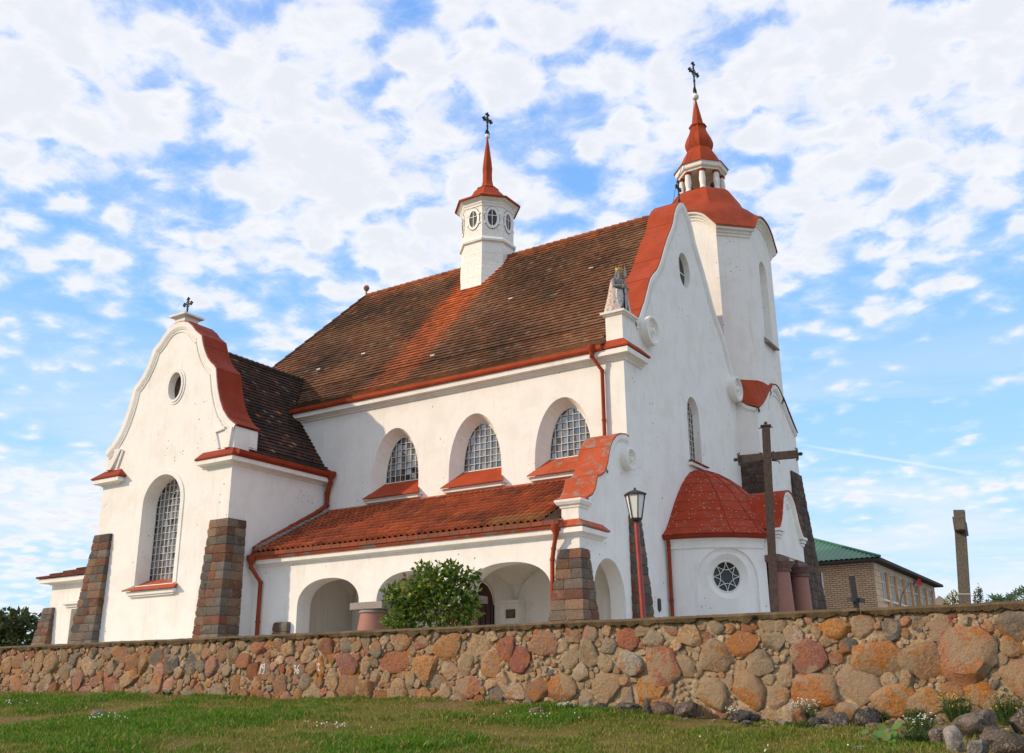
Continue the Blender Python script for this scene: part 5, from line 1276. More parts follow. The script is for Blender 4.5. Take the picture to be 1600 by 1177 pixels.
def f_leaf(trans=.35, rough=.5, gain=1.0):
    def f(n, b, tc):
        c = attr(n); n.l(c, b.inputs['Base Color']); b.inputs['Roughness'].default_value = rough; b.inputs['Specular IOR Level'].default_value = .3
        t = n.n('ShaderNodeBsdfTranslucent'); n.l(c, t.inputs[0]); mx = n.n('ShaderNodeMixShader'); mx.inputs[0].default_value = trans
        o = [x for x in n.t.nodes if x.type == 'OUTPUT_MATERIAL'][0]; n.l(b.outputs[0], mx.inputs[1]); n.l(t.outputs[0], mx.inputs[2]); n.l(mx.outputs[0], o.inputs[0])
    return f
m_leaf = mat('leaf', f_leaf()); me.materials.append(m_leaf)
o = bpy.data.objects.new('grass', me); COL.objects.link(o); o['kind'] = 'stuff'

# ---- leaves
def leaf_mesh(m, p, d, nrm, L, w, col):
    d = d.normalized(); s_ = d.cross(nrm).normalized(); n2 = s_.cross(d)
    m.add([p, p+d*L*.35+s_*w*.5-n2*w*.08, p+d*L, p+d*L*.35-s_*w*.5-n2*w*.08, p+d*L*.5+n2*w*.08], [(0, 1, 4), (1, 2, 4), (2, 3, 4), (3, 0, 4)], col)
def rv(r_, s=1.0): return Vector((r_.gauss(0, s), r_.gauss(0, s), r_.gauss(0, s)))
def crown(name, par, blobs, n, L, cols, seed, local=False, droop=.3):
    r_ = random.Random(seed); m = M(); tot = sum(b_[3] for b_ in blobs)
    for c_x, c_y, c_z, wt, rx, ry, rz in blobs:
        c0 = Vector((c_x, c_y, c_z))
        for _ in range(int(n*wt/tot)):
            u = rv(r_).normalized(); q = r_.random()**.45; p = c0+Vector((u.x*rx, u.y*ry, u.z*rz))*q*(1+.55*noise.noise(u*2.6+c0*3))
            out = (u+rv(r_, .6)); out.z -= droop; col = lerp3(r_.choice(cols), r_.choice(cols), r_.random()); k = r_.uniform(.6, 1.45)
            leaf_mesh(m, p, out, (rv(r_, .7)+Vector((0, 0, .8))).normalized(), L*r_.uniform(.55, 1.3), L*r_.uniform(.55, .8), tuple(v*k for v in col))
    return m.build(name, m_leaf, par, normals=False, local=local)
m_bark = mat('bark', flatmat((.10, .075, .055), .9, 0, .4, 12))
def stems(name, par, base, tips, r0, seed, col=m_bark):
    r_ = random.Random(seed); m = M()
    for t in tips:
        b0 = Vector(base)+Vector((r_.uniform(-.12, .12), r_.uniform(-.12, .12), 0)); t = Vector(t); mid_ = b0.lerp(t, .5)+Vector((r_.uniform(-.1, .1), r_.uniform(-.1, .1), .1))*(t-b0).length*.3
        m.tube([b0, b0.lerp(mid_, .5)+Vector((0, 0, .04)), mid_, mid_.lerp(t, .6), t], [r0, r0*.85, r0*.65, r0*.4, r0*.15], 6)
    return m.build(name, col, par, smooth=60)
# lilac bush in front of the arcade
bush = thing('lilac_bush', 'round green lilac bush with heart-shaped leaves between the stone wall and the church arcade', 'bush', (-1.75, -7.6, GZ))
BL = [(-2.35, -7.9, .42, 1.0, .55, .55, .55), (-1.85, -7.6, .82, 1.1, .58, .6, .52), (-1.36, -7.3, .86, .55, .40, .4, .36), (-2.5, -8.1, -.12, .8, .42, .5, .42), (-1.15, -7.2, .12, .9, .5, .5, .55), (-1.75, -7.6, .15, .9, .7, .6, .6), (-.96, -7.05, .98, .22, .24, .24, .20), (-1.0, -7.05, .55, .12, .2, .2, .2), (-1.45, -7.35, 1.22, .18, .30, .25, .17), (-2.08, -7.75, 1.18, .16, .26, .25, .16), (-2.72, -8.3, .55, .2, .22, .3, .25), (-1.0, -7.05, .30, .22, .18, .25, .3)]
BL = [(-1.80+(b_[0]+1.75)*.88, b_[1], b_[2], b_[3], b_[4]*.88, b_[5]*.9, b_[6]) for b_ in BL]
crown('foliage', bush, BL, 3400, .14, [(.15, .245, .026), (.09, .175, .024), (.24, .255, .03), (.06, .12, .022)], 51)
stems('stem', bush, (-1.75, -7.6, GZ), [(-2.4, -8.0, .7), (-1.9, -7.6, 1.1), (-1.3, -7.3, 1.0), (-1.0, -7.1, .5), (-2.6, -8.2, .1), (-1.6, -7.5, .9)], .035, 5)
# dark trees far left
def tree(name, label, loc, h_, sp, seed, cols, grp=None, n=3600, L=.34):
    t = thing(name, label, 'tree', loc, 0, grp); r_ = random.Random(seed); x, y, z = loc
    bl = [(x+r_.uniform(-sp, sp)*.75, y+r_.uniform(-sp, sp)*.6, z+h_*r_.uniform(.35, .88), r_.uniform(.6, 1.2), sp*r_.uniform(.28, .5), sp*r_.uniform(.28, .5), h_*r_.uniform(.10, .2)) for _ in range(13)]
    bl += [(x, y, z+h_*.55, 1.6, sp*.6, sp*.6, h_*.3)]
    crown('crown', t, bl, n, L, cols, seed)
    stems('trunk', t, (x, y, z), [(b_[0], b_[1], b_[2]) for b_ in bl[:8]], .16, seed)
    return t
GRN = [(.045, .075, .018), (.03, .055, .016), (.075, .09, .02), (.055, .07, .02)]
tree('leafy_tree', 'dark green broad tree at the left edge beyond the wall, left of the annex', (-40.6, 4.2, GZ), 3.35, 3.3, 61, GRN, 'trees beyond the churchyard')
tree('leafy_tree', 'dark bushy tree cut by the left border of the picture', (-46.0, 3.2, GZ), 3.6, 3.6, 62, GRN, 'trees beyond the churchyard')
# shrubs behind the wall at right
def shrub(name, label, blobs, n, L, cols, seed, tips, loc):
    t = thing(name, label, 'shrub', loc); crown('foliage', t, blobs, n, L, cols, seed, droop=-.1); stems('stem', t, loc, tips, .012, seed); return t
YG = [(.26, .25, .035), (.18, .20, .03), (.32, .27, .04)]
shrub('golden_shrub', 'yellow-green conifer-like shrub behind the wall, left of the stone cross', [(10.46, -9.95, -.44, 1, .11, .1, .16), (10.54, -9.95, -.38, .6, .07, .08, .13), (10.38, -9.95, -.50, .5, .07, .08, .09)], 700, .032, YG, 71, [(10.5, -10, -.25), (10.6, -10, -.2)], (10.52, -10.0, GZ))
shrub('golden_shrub', 'yellow-green conifer-like shrub behind the wall, right of the stone cross', [(10.86, -9.95, -.42, 1, .07, .09, .16), (10.91, -9.95, -.32, .5, .04, .06, .11)], 420, .032, YG, 72, [(10.93, -10, -.25)], (10.93, -10.0, GZ))
def palmate(name, label, loc, heads, seed, col):
    t = thing(name, label, 'plant', loc); m = M(); r_ = random.Random(seed); st = []
    for hx, hy, hz, s_ in heads:
        c0 = Vector((hx, hy, hz)); st.append((hx, hy, hz)); ax = Vector((r_.uniform(-.4, .4), -.6, .7)).normalized(); a = ax.orthogonal().normalized(); b_ = ax.cross(a)
        for k in range(7):
            an_ = 2*math.pi*k/7+r_.uniform(-.2, .2); d = a*math.cos(an_)+b_*math.sin(an_)+ax*.15
            leaf_mesh(m, c0, d, ax, s_*r_.uniform(.8, 1.1), s_*.32, tuple(v*r_.uniform(.8, 1.2) for v in col))
    m.build('foliage', m_leaf, t, normals=False); stems('stem', t, loc, st, .008, seed)
palmate('palmate_plant', 'dark green plant with star-shaped leaf clusters showing over the wall at the right edge', (11.55, -9.9, GZ), [(11.12+.07*i+random.uniform(-.03, .03), -9.85+random.uniform(-.2, .2), -.52+.30*random.random()*(.55+.06*i), .11) for i in range(12) for _ in range(3)], 81, (.055, .10, .035))
palmate('palmate_plant', 'tiny spiky plant just topping the wall right of the stone cross', (11.02, -9.95, GZ), [(11.0, -9.95, -.44, .07), (11.06, -9.95, -.46, .07), (11.20, -9.95, -.47, .06)], 82, (.06, .09, .04))

# ---- weeds at the wall
def weed(label, x, y, n, h_, sp, seed, flower=None, nf=0, name='wildflower_plant', col=(.07, .12, .03)):
    y = min(y, yw(x)-.12); z = gz(x, y); t = thing(name, label, 'plant', (x, y, z), 0, 'weeds at the foot of the wall'); r_ = random.Random(seed); m = M()
    tips = []
    for _ in range(n):
        a = r_.uniform(0, 6.28); q = r_.random()**.6*sp; b0 = Vector((x+q*.5*math.cos(a), y+q*.35*math.sin(a), z)); tp = Vector((x+q*math.cos(a), y+q*.6*math.sin(a), z+h_*r_.uniform(.5, 1.05)))
        k = r_.uniform(.7, 1.3); c = tuple(v*k for v in col); leaf_mesh(m, b0, tp-b0, Vector((r_.gauss(0, 1), r_.gauss(0, 1), .3)).normalized(), (tp-b0).length, .014, c)
        for j in range(3):
            p = b0.lerp(tp, r_.uniform(.3, .95)); leaf_mesh(m, p, rv(r_)+Vector((0, 0, .6)), rv(r_).normalized(), h_*.22, .012, c)
        tips.append(tp)
    m.build('foliage', m_leaf, t, normals=False)
    if flower:
        f = M()
        for tp in r_.sample(tips, min(nf, len(tips))):
            f.sphere(tp+Vector((0, 0, .005)), .013, 6, 4, e=(1, 1, .5)); f.sphere(tp+Vector((r_.uniform(-.03, .03), r_.uniform(-.02, .02), r_.uniform(-.03, .02))), .011, 6, 4, e=(1, 1, .5))
        f.build('flowers', flower, t)
m_fw = mat('white_petals', flatmat((.80, .79, .72), .7)); m_fy = mat('yellow_petals', flatmat((.70, .55, .05), .7))
weed('wild plant with many small white flowers under the pink wall boulder', 8.18, -10.85, 60, .36, .24, 1, m_fw, 50)
weed('bushy weed with white flowers beside the largest boulder', 10.20, -12.27, 120, .30, .26, 2, m_fw, 26)
weed('low white-flowered weed at the wall foot above the long flat dark slab', 7.0, -10.95, 50, .22, .16, 3, m_fw, 22)
weed('green tuft against the wall above the bare sandy patch', 9.85, -10.8, 110, .24, .2, 4)
weed('tall weed with yellow flowers at the wall above the largest boulder', 10.45, -10.8, 150, .42, .26, 5, m_fy, 24)
weed('leafy weed with yellow flowers at the wall by the right edge', 11.15, -10.8, 150, .45, .26, 6, m_fy, 20)
weed('small feathery tuft by the wall left of the bare sandy patch', 9.40, -10.85, 60, .2, .12, 7)
weed('dark green tuft below the small white-flowered plant', 8.3, -11.5, 90, .13, .26, 8)
weed('green weed growing around the slanted grey-pink rock', 10.35, -13.2, 160, .2, .34, 9)
weed('small yellow-green weed by the pale angular stone', 4.2, -11.6, 60, .14, .16, 10, m_fw, 14)
weed('pale white-flowered tuft at the wall foot on the left', -6.24, -11.9, 60, .16, .2, 11, m_fw, 16)
def burdock(x, y):
    z = gz(x, y); t = thing('broad_leaved_weed', 'bright green weed with round broad leaves in the lower right below the rubble heap', 'plant', (x, y, z)); m = M(); r_ = random.Random(4)
    for i in range(16):
        a = r_.uniform(0, 6.28); q = r_.uniform(.05, .34); p = Vector((x+q*math.cos(a), y+q*.6*math.sin(a), z+r_.uniform(.05, .26))); s_ = r_.uniform(.05, .085)
        nrm = Vector((r_.gauss(0, .4), -.6+r_.gauss(0, .3), .9)).normalized(); u = nrm.orthogonal().normalized(); v = nrm.cross(u); c = tuple(w_*r_.uniform(.8, 1.2) for w_ in (.13, .24, .045))
        m.add([p]+[p+(u*math.cos(6.283*k/10)+v*math.sin(6.283*k/10))*s_*(1+.12*math.cos(6.283*k/10))+nrm*s_*.16 for k in range(10)], [(0, 1+k, 1+(k+1) % 10) for k in range(10)], c)
        m.tube([(x, y, z), p], .005, 4, c=c)
    m.build('leaves', m_leaf, t, normals=False)
burdock(9.97, -13.42)
# clover flowers in the turf
m = M()
for cx, cy, n, sp in ((-2.9, -15.9, 26, .3), (2.2, -15.6, 16, .3), (-7.8, -14.8, 16, .5), (4.1, -12.6, 14, .35), (8.3, -14.3, 5, .5)):
    for _ in range(n):
        x, y = rs.gauss(cx, sp), rs.gauss(cy, sp*.5)
        if y < yw(x)-.1: m.sphere((x, y, gz(x, y)+rs.uniform(.05, .10)), rs.uniform(.008, .014), 6, 4)
m.build('clover_flowers', m_fw, None, kind='stuff')
# ================================================================== brick building behind
bb = thing('brick_building', 'tan brick building with a green metal roof and tall windows behind the church', 'building', (-4, 28, GZ))
bx1, by0, by1, ez = 2.35, 21.2, 36.2, 3.95
def f_brick(n, b, tc):
    s = n.n('ShaderNodeSeparateXYZ'); n.l(tc, s.inputs[0]); cb = n.n('ShaderNodeCombineXYZ'); n.l(n.m('ADD', s.outputs[0], s.outputs[1]), cb.inputs[0]); n.l(s.outputs[2], cb.inputs[1])
    br = n.n('ShaderNodeTexBrick', i_Scale=1.0); br.inputs['Brick Width'].default_value = .30; br.inputs['Row Height'].default_value = .098; br.inputs['Mortar Size'].default_value = .013
    br.inputs['Color1'].default_value = (.66, .43, .265, 1); br.inputs['Color2'].default_value = (.54, .33, .195, 1); br.inputs['Mortar'].default_value = (.10, .065, .045, 1); n.l(cb.outputs[0], br.inputs['Vector'])
    a = n.noise(tc, 1.3, 5, .6); c = n.mix(n.m('MULTIPLY', n.smooth(a, .45, .75), .4), br.outputs[0], (.42, .27, .16)); n.l(c, b.inputs['Base Color']); b.inputs['Roughness'].default_value = .9; bump(n, b, n.m('SUBTRACT', 1.0, br.outputs['Fac']), .5, .02)
m_brick = mat('tan_brick', f_brick)
def f_pale(n, b, tc):
    s = n.n('ShaderNodeSeparateXYZ'); n.l(tc, s.inputs[0]); cb = n.n('ShaderNodeCombineXYZ'); n.l(s.outputs[1], cb.inputs[0]); n.l(s.outputs[2], cb.inputs[1])
    br = n.n('ShaderNodeTexBrick', i_Scale=1.0); br.inputs['Brick Width'].default_value = .9; br.inputs['Row Height'].default_value = .30; br.inputs['Mortar Size'].default_value = .012
    br.inputs['Color1'].default_value = (.68, .47, .30, 1); br.inputs['Color2'].default_value = (.58, .39, .24, 1); br.inputs['Mortar'].default_value = (.22, .15, .10, 1); n.l(cb.outputs[0], br.inputs['Vector'])
    n.l(br.outputs[0], b.inputs['Base Color']); b.inputs['Roughness'].default_value = .9
m_block2 = mat('tan_block', f_pale)
m_orangebrick = mat('orange_brick', flatmat((.46, .22, .09), .9, 0, .3, 6))
m = M(); W0 = [(-.44, -.06)]
m.panel([(-14, GZ), (bx1, GZ), (bx1, ez), (-14, ez)], [([(-.46, 2.42), (-.08, 2.42), (-.08, 3.60), (-.46, 3.60)], [(-.46, 2.42), (-.08, 2.42), (-.08, 3.60), (-.46, 3.60)], .15)], fY(by0))
m.build('end_wall', m_brick, bb)
# long wall: seven tall windows
ny = 7; pitch_ = 1.93; wy = [22.55+pitch_*i for i in range(ny)]
hs = [([(y, 2.28), (y+.80, 2.28), (y+.80, 3.62), (y, 3.62)], [(y, 2.28), (y+.80, 2.28), (y+.80, 3.62), (y, 3.62)], .06) for y in wy]
m = M(); m.panel([(by0, GZ), (by1, GZ), (by1, ez), (by0, ez)], hs, fX(bx1)); m.box(-14, bx1-.3, by1-.02, by1, GZ, ez); m.build('long_wall', m_block2, bb)
for i, y in enumerate(wy):
    m = M()
    for a in (0, .38, .76): m.box(bx1-.045, bx1-.015, y+a, y+a+.05, 2.28, 3.62)
    for z in (2.28, 3.57, 3.1): m.box(bx1-.048, bx1-.012, y, y+.80, z, z+.05)
    w = m.build('window', m_white if False else mat('grey_window_frame', flatmat((.60, .57, .52), .6)), bb)
    m = M(); m.add([(bx1-.055, y, 2.28), (bx1-.055, y+.8, 2.28), (bx1-.055, y+.8, 3.62), (bx1-.055, y, 3.62)], [(0, 1, 2, 3)]); m.build('glass', mat('curtained_glass', flatmat((.50, .51, .49), .25)) if i != 4 else m_darkglass, w)
    m = M(); m.box(bx1-.0535, bx1-.0515, y+.05, y+.30, 2.33, 3.57); m.build('dark_gap', m_darkglass, w)
    m = M(); m.box(bx1-.2, bx1+.10, y-.06, y+.86, 2.20, 2.275); m.build('window_sill', m_white, w)
m = M()
for y in wy: m.box(bx1+.002, bx1+.035, y+.86, y+1.26, GZ, 3.62)
m.build('brick_pier', m_orangebrick, bb)
m = M(); m.box(-.44, -.10, by0+.13, by0+.16, 2.42, 3.60); w = m.build('window', m_darkglass, bb)
m = M(); m.box(-.12, -.06, by0-.03, by0+.1, 2.42, 3.60); m.box(-.5, -.04, by0-.08, by0+.1, 2.33, 2.415); m.box(-.46, -.1, by0+.10, by0+.128, 2.9, 2.94); m.build('window_frame', m_white, w)
# lattice frieze of pale bricks
m = M(); y = by0+.25
while y < by1-.5:
    for a, b_ in (((y, 3.66), (y+.22, 3.90)), ((y+.22, 3.90), (y+.44, 3.66)), ((y, 3.90), (y+.1, 3.78)), ((y+.34, 3.78), (y+.44, 3.90))):
        d = Vector((0, b_[0]-a[0], b_[1]-a[1])).normalized(); q = Vector((0, -d.z, d.y))*.034; p0, p1 = Vector((bx1, *a)), Vector((bx1, *b_)); X_ = Vector((.03, 0, 0)); X0_ = Vector((.002, 0, 0))
        m.hexa([p0-q+X0_, p1-q+X0_, p1+q+X0_, p0+q+X0_, p0-q+X_, p1-q+X_, p1+q+X_, p0+q+X_])
    y += .50
m.build('lattice_frieze', mat('pale_brick', flatmat((.80, .72, .62), .8)), bb)
def f_green(n, b, tc):
    s = n.n('ShaderNodeSeparateXYZ'); n.l(tc, s.inputs[0]); a = n.noise(tc, .8, 4)
    c = n.mix(n.smooth(a, .35, .7), (.032, .135, .062), (.04, .16, .075)); n.l(c, b.inputs['Base Color']); b.inputs['Roughness'].default_value = .45
m_green = mat('green_metal_roof', f_green)
# corrugated hip roof
m = M(); ov = .45; cx_ = -5.8; rz_ = 7.5
e0 = [(-14.4, by0-ov), (bx1+ov, by0-ov), (bx1+ov, by1+ov), (-14.4, by1+ov)]; ra, rb = (cx_, by0+8.2), (cx_, by1-7)
npl = 72
for i in range(npl):
    t0, t1 = i/npl, (i+1)/npl
    for (ta, tb, ha, hb) in ((t0, t0+.5/npl, 0, .05), (t0+.5/npl, t0+.62/npl, .05, .05), (t0+.62/npl, t1, .05, 0)):
        P = []
        for t, h_ in ((ta, ha), (tb, hb)):
            x = e0[0][0]+(e0[1][0]-e0[0][0])*t; lim = (bx1+ov-x)/(bx1+ov-cx_) if x > cx_ else (x+14.4)/(cx_+14.4)
            P.append(((x, by0-ov, ez+.12+h_), (x, by0-ov+(ra[1]-by0+ov)*lim, ez+.12+(rz_-ez-.12)*lim+h_)))
        m.add([P[0][0], P[1][0], P[1][1], P[0][1]], [(0, 1, 2, 3)])
m.add([(bx1+ov, by0-ov, ez+.12), (bx1+ov, by1+ov, ez+.12), (cx_, rb[1], rz_), (cx_, ra[1], rz_)], [(0, 1, 2, 3)])
m.add([(bx1+ov, by1+ov, ez+.12), (-14.4, by1+ov, ez+.12), (cx_, rb[1], rz_)], [(0, 1, 2)]); m.add([(-14.4, by1+ov, ez+.12), (-14.4, by0-ov, ez+.12), (cx_, ra[1], rz_), (cx_, rb[1], rz_)], [(0, 1, 2, 3)])
m.tube([(bx1+ov, by0-ov, ez+.17), (cx_, ra[1], rz_+.03)], .07, 6)
m.build('roof', m_green, bb, normals=False)
m = M(); m.box(-14.4, bx1+ov, by0-ov, by1+ov, ez-.02, ez+.10); m.build('eaves', mat('dark_eaves', flatmat((.035, .028, .024), .8)), bb)
fl = thing('flag', 'small bright red flag under the eaves of the brick building', 'flag', (bx1+.2, 30.3, 3.75))
m = M(); m.tube([(bx1, 30.3, 3.62), (bx1+.35, 30.3, 4.05)], .02, 6); m.build('pole', m_iron, fl)
m = M()
for i in range(6):
    z0_, z1_ = 3.98-.07*i, 3.98-.07*(i+1); w0, w1 = .16+.05*i, .16+.05*(i+1)
    m.add([(bx1+.30-.02*i, 30.3-w0, z0_), (bx1+.33+.02*math.sin(i*2), 30.3+w0, z0_-.02), (bx1+.33+.02*math.sin(i*2+2), 30.3+w1, z1_-.02), (bx1+.28-.02*i, 30.3-w1, z1_)], [(0, 1, 2, 3)])
m.build('cloth', mat('red_cloth', flatmat((.62, .02, .025), .8)), fl, smooth=0)
# bare sapling before the brick building
sp_ = thing('bare_tree', 'thin bare leaning tree in front of the brick building', 'tree', (7.25, 1.8, GZ)); m = M()
m.tube([(7.25, 1.8, GZ), (7.25, 1.8, .15), (7.27, 1.8, .50), (7.36, 1.82, .74), (7.50, 1.85, .95), (7.58, 1.87, 1.10)], [.05, .04, .034, .026, .016, .008], 6)
m.tube([(7.27, 1.8, .5), (7.22, 1.8, .66), (7.2, 1.8, .76)], [.02, .014, .006], 5); m.tube([(7.36, 1.82, .74), (7.45, 1.82, .78)], [.014, .005], 5)
m.build('trunk', m_bark, sp_, smooth=60)
tree('pine_tree', 'distant dark conifer at the far end of the brick building', (.9, 44.5, GZ), 5.2, .9, 64, [(.03, .05, .02), (.04, .06, .02)], None, 900, .2)
ho = thing('distant_house', 'tiny distant roof with a chimney just over the wall, left of the stone cross', 'house', (-1.3, 43, GZ))
m = M(); m.slab([(-4.6, GZ), (2.0, GZ), (2.0, 3.05), (-1.3, 3.5), (-4.6, 3.05)], fY(41), 0, 5); m.build('house_body', mat('dark_slate', flatmat((.13, .11, .10), .8)), ho)
m = M(); m.box(1.45, 1.95, 41.3, 41.8, 2.9, 3.55); m.slab([(1.38, 3.55), (2.02, 3.55), (1.7, 3.82)], fY(41.3), 0, .5); m.build('chimney', mat('grey_chimney', flatmat((.22, .2, .19), .8)), ho)

# ================================================================== crosses, lamp, plaques
def beam(m, a, b_, w, d, ax):
    a, b_ = Vector(a), Vector(b_); t = (b_-a).normalized(); u = (Vector(ax)-t*t.dot(Vector(ax))).normalized(); v = t.cross(u)
    P = lambda p: [p-u*w-v*d, p+u*w-v*d, p+u*w+v*d, p-u*w+v*d]
    m.hexa(P(a)+P(b_))
sc_ = thing('steel_cross', 'tall rusty brown steel cross standing before the entrance porch', 'cross', (6.46, -6.65, GZ))
p0, p1 = Vector((6.43, -6.67, GZ)), Vector((6.60, -6.61, 3.83)); pm = p0.lerp(p1, (3.14-GZ)/(3.83-GZ)); ad = Vector((1, .33, .03)).normalized()
m = M(); beam(m, p0, p1, .088, .088, ad); m.build('post', m_brownsteel, sc_)
for k in (-1, 1):
    m = M(); beam(m, pm+ad*k*.09, pm+ad*k*.63, .078, .078, (0, 0, 1)); m.build('arm', m_brownsteel, sc_)
m = M()
for q, d in ((p1, Vector((0, 0, 1))), (pm-ad*.62, -ad), (pm+ad*.64, ad)):
    ref = ad if abs(d.z) > .5 else Vector((0, 0, 1)); beam(m, q-d*.004, q+d*.022, .115, .115, ref); m.tube([q+d*.02, q+d*.075], .038, 8); m.sphere(q+d*.08, .042, 10, 6)
    s2 = d.cross(ref).normalized()
    for k in (-1, 1): m.tube([q+ref*k*.10, q+ref*k*.13-d*.03, q+ref*k*.155-d*.02], .012, 5)
for k in (-1, 1):
    m.tube([pm+ad*k*.09+Vector((0, 0, -.09)), pm+ad*k*.24+Vector((0, 0, -.12)), pm+ad*k*.25+Vector((0, 0, -.17))], .012, 5); m.tube([pm+ad*k*.09+Vector((0, 0, .085)), pm+ad*k*.16+Vector((0, 0, .11))], .012, 5)
m.build('end_cap', m_brownsteel, sc_)
gc_ = thing('stone_cross', 'tall grey granite cross seen edge-on behind the wall at the right', 'cross', (11.07, -9.6, GZ))
D0 = Vector((CAM.x, CAM.y, 0))
sx0, sy0 = 10.80, -10.05
GD = Vector((-.088, 1, 0)).normalized(); GA = (GD.y, -GD.x, 0)
def GX(t, z): return Vector((sx0-.02, sy0, z))+GD*t
m = M(); beam(m, (sx0-.145, sy0, GZ), (sx0-.005, sy0, 1.02), .083, .10, GA); m.build('post', m_granite, gc_)
m = M(); beam(m, GX(-.42, .76), GX(-.112, .76), .081, .105, GA); m.build('arm', m_granite, gc_); m = M(); beam(m, GX(.112, .76), GX(.44, .76), .081, .105, GA); m.build('arm', m_granite, gc_)
m = M(); beam(m, (sx0-.109, sy0, -.335), (sx0-.108, sy0, -.322), .0855, .1025, GA); m.build('joint', mat('pale_joint', flatmat((.45, .42, .38), .8)), gc_)
kc = thing('grave_cross', 'small dark iron cross just above the wall before the brick building', 'cross', (8.5, -8.15, GZ))
m = M(); beam(m, (8.53, -8.15, GZ), (8.475, -8.12, .275), .052, .04, (1, .3, 0)); m.build('post', m_iron, kc)
m = M(); beam(m, (8.45, -8.42, -.17), (8.49, -8.17, -.17), .04, .04, (0, 0, 1)); m.build('arm', m_iron, kc); m = M(); beam(m, (8.53, -8.10, -.17), (8.58, -7.88, -.17), .04, .04, (0, 0, 1)); m.build('arm', m_iron, kc)

lamp = thing('lamp_post', 'street lamp with a slim red post and a six-sided white glass lantern before the facade', 'street lamp', (4.68, -9.5, GZ))
m = M(); m.tube([(4.735, -9.48, GZ), (4.68, -9.5, 1.50)], .050, 12); m.build('post', mat('lamp_red_paint', flatmat((.30, .032, .018), .4, 0, .15, 6)), lamp, smooth=60)
lz0, lz1 = 1.555, 2.03; cx, cy = 4.68, -9.5
m = M(); m.lathe([(.05, 1.46), (.062, 1.47), (.062, 1.50), (.115, 1.52), (.125, 1.545), (.125, 1.565)], cx, cy, 6, R(12)); m.lathe([(.215, 2.035), (.235, 2.03), (.235, 2.065), (.12, 2.115), (.03, 2.145), (.022, 2.185), (.004, 2.20)], cx, cy, 6, R(12))
for k in range(6):
    a = R(12+60*k); m.tube([(cx+.117*math.cos(a), cy+.117*math.sin(a), lz0), (cx+.205*math.cos(a), cy+.205*math.sin(a), 2.045)], .0135, 6)
m.build('lantern_frame', m_iron, lamp)
m = M(); m.lathe([(.112, lz0), (.198, 2.04)], cx, cy, 6, R(12), caps=False)
def f_milk(n, b, tc):
    b.inputs['Base Color'].default_value = (.78, .78, .76, 1); b.inputs['Roughness'].default_value = .25
m.build('lantern_glass', mat('milk_glass', f_milk), lamp)
wl = thing('wall_lantern', 'small black wrought iron lantern hanging by the porch columns', 'lantern', (2.75, 6.45, 1.9))
m = M(); cx, cy = 2.62, 6.62; m.lathe([(.02, 1.62), (.05, 1.66), (.11, 1.72), (.16, 1.95), (.18, 1.97), (.17, 2.0), (.08, 2.10), (.03, 2.13)], cx, cy, 6); m.tube([(cx, cy, 2.12), (cx, cy, 2.25), (cx-.12, cy, 2.30), (1.76, cy, 2.22)], .02, 6); m.build('frame', m_iron, wl)
pl = M(); pl.slab([(1.655, .66), (1.76, .58), (1.865, .66), (1.865, .96), (1.82, 1.0), (1.70, 1.0), (1.655, .96)], fX(.0), -.035, -.003)
tag(pl.build('pointed_plaque', mat('dark_bronze', flatmat((.045, .045, .045), .5, .5, .3, 30)), None), 'dark pointed metal plaque on the shaded facade beside the red downpipe', 'plaque')
pl = thing('memorial_plaque', 'square bronze plaque on the white pier inside the porch', 'plaque', (-4.19, -.45, .6)); m = M(); m.box(-4.36, -4.02, -.45, -.423, .46, .73); m.build('frame', m_iron, pl)
m = M(); m.box(-4.33, -4.05, -.456, -.452, .49, .70); m.build('plate', mat('bronze', flatmat((.10, .075, .045), .45, .6, .3, 25)), pl)
for k, (dx, dy) in enumerate(((-.42, -.42), (.45, .1))):
    hn = thing('loudspeaker', ['black horn loudspeaker at the left in the open belfry', 'black horn loudspeaker at the right in the open belfry'][k], 'loudspeaker', (TX+dx, TYc+dy, LB+.1), 0, 'loudspeakers in the belfry')
    m = M(); d = Vector((-.7, -1, 0)) if k == 0 else Vector((1, -.5, .0)); o_ = Vector((TX+dx, TYc+dy, LB+.42)); m.lathe_axis([(.06, -.25), (.07, -.1), (.12, .02), (.26, .16), (.27, .18), (.24, .17), (.08, .02)], o_, d, 16); m.tube([o_+Vector((0, 0, -.38)), o_], .03, 6); m.build('horn', m_iron, hn, smooth=50)

# ================================================================== statue on the pedestal
def f_statue(n, b, tc):
    c = attr(n); d = n.noise(tc, 11, 5, .7); e = n.noise(tc, 30, 3, .6)
    c2 = n.mix(n.m('MULTIPLY', n.smooth(d, .5, .62), .75), c, (.13, .115, .105)); n.l(c2, b.inputs['Base Color']); b.inputs['Roughness'].default_value = .85; bump(n, b, n.m('ADD', d, e), .5, .03)
m_stat = mat('weathered_painted_stone', f_statue)
KB = 10.26
kn = thing('statue', 'weathered crowned king statue with cloak and sword on the gable pedestal', 'statue', (-.26, .40, KB))
Fd = Vector((.93, -.37, 0)).normalized(); Sd = Vector((-Fd.y, Fd.x, 0))       # facing direction; Sd points to the statue's left
O_ = Vector((-.26, .40, KB))
def ell(z, rx, ry, f=0.0, s=0.0, n=20, pinch=0.0):
    return [O_+Sd*(s+rx*math.cos(2*math.pi*i/n))+Fd*(f+ry*math.sin(2*math.pi*i/n)*(1-pinch*abs(math.cos(2*math.pi*i/n))))+Vector((0, 0, z)) for i in range(n)]
SK, GREY, PINK = (.42, .36, .30), (.24, .235, .23), (.58, .48, .42)
m = M(); m.lathe([(.42, KB-.02), (.40, KB+.03), (.36, KB+.055)], O_.x, O_.y, 20, c=(.22, .2, .18))
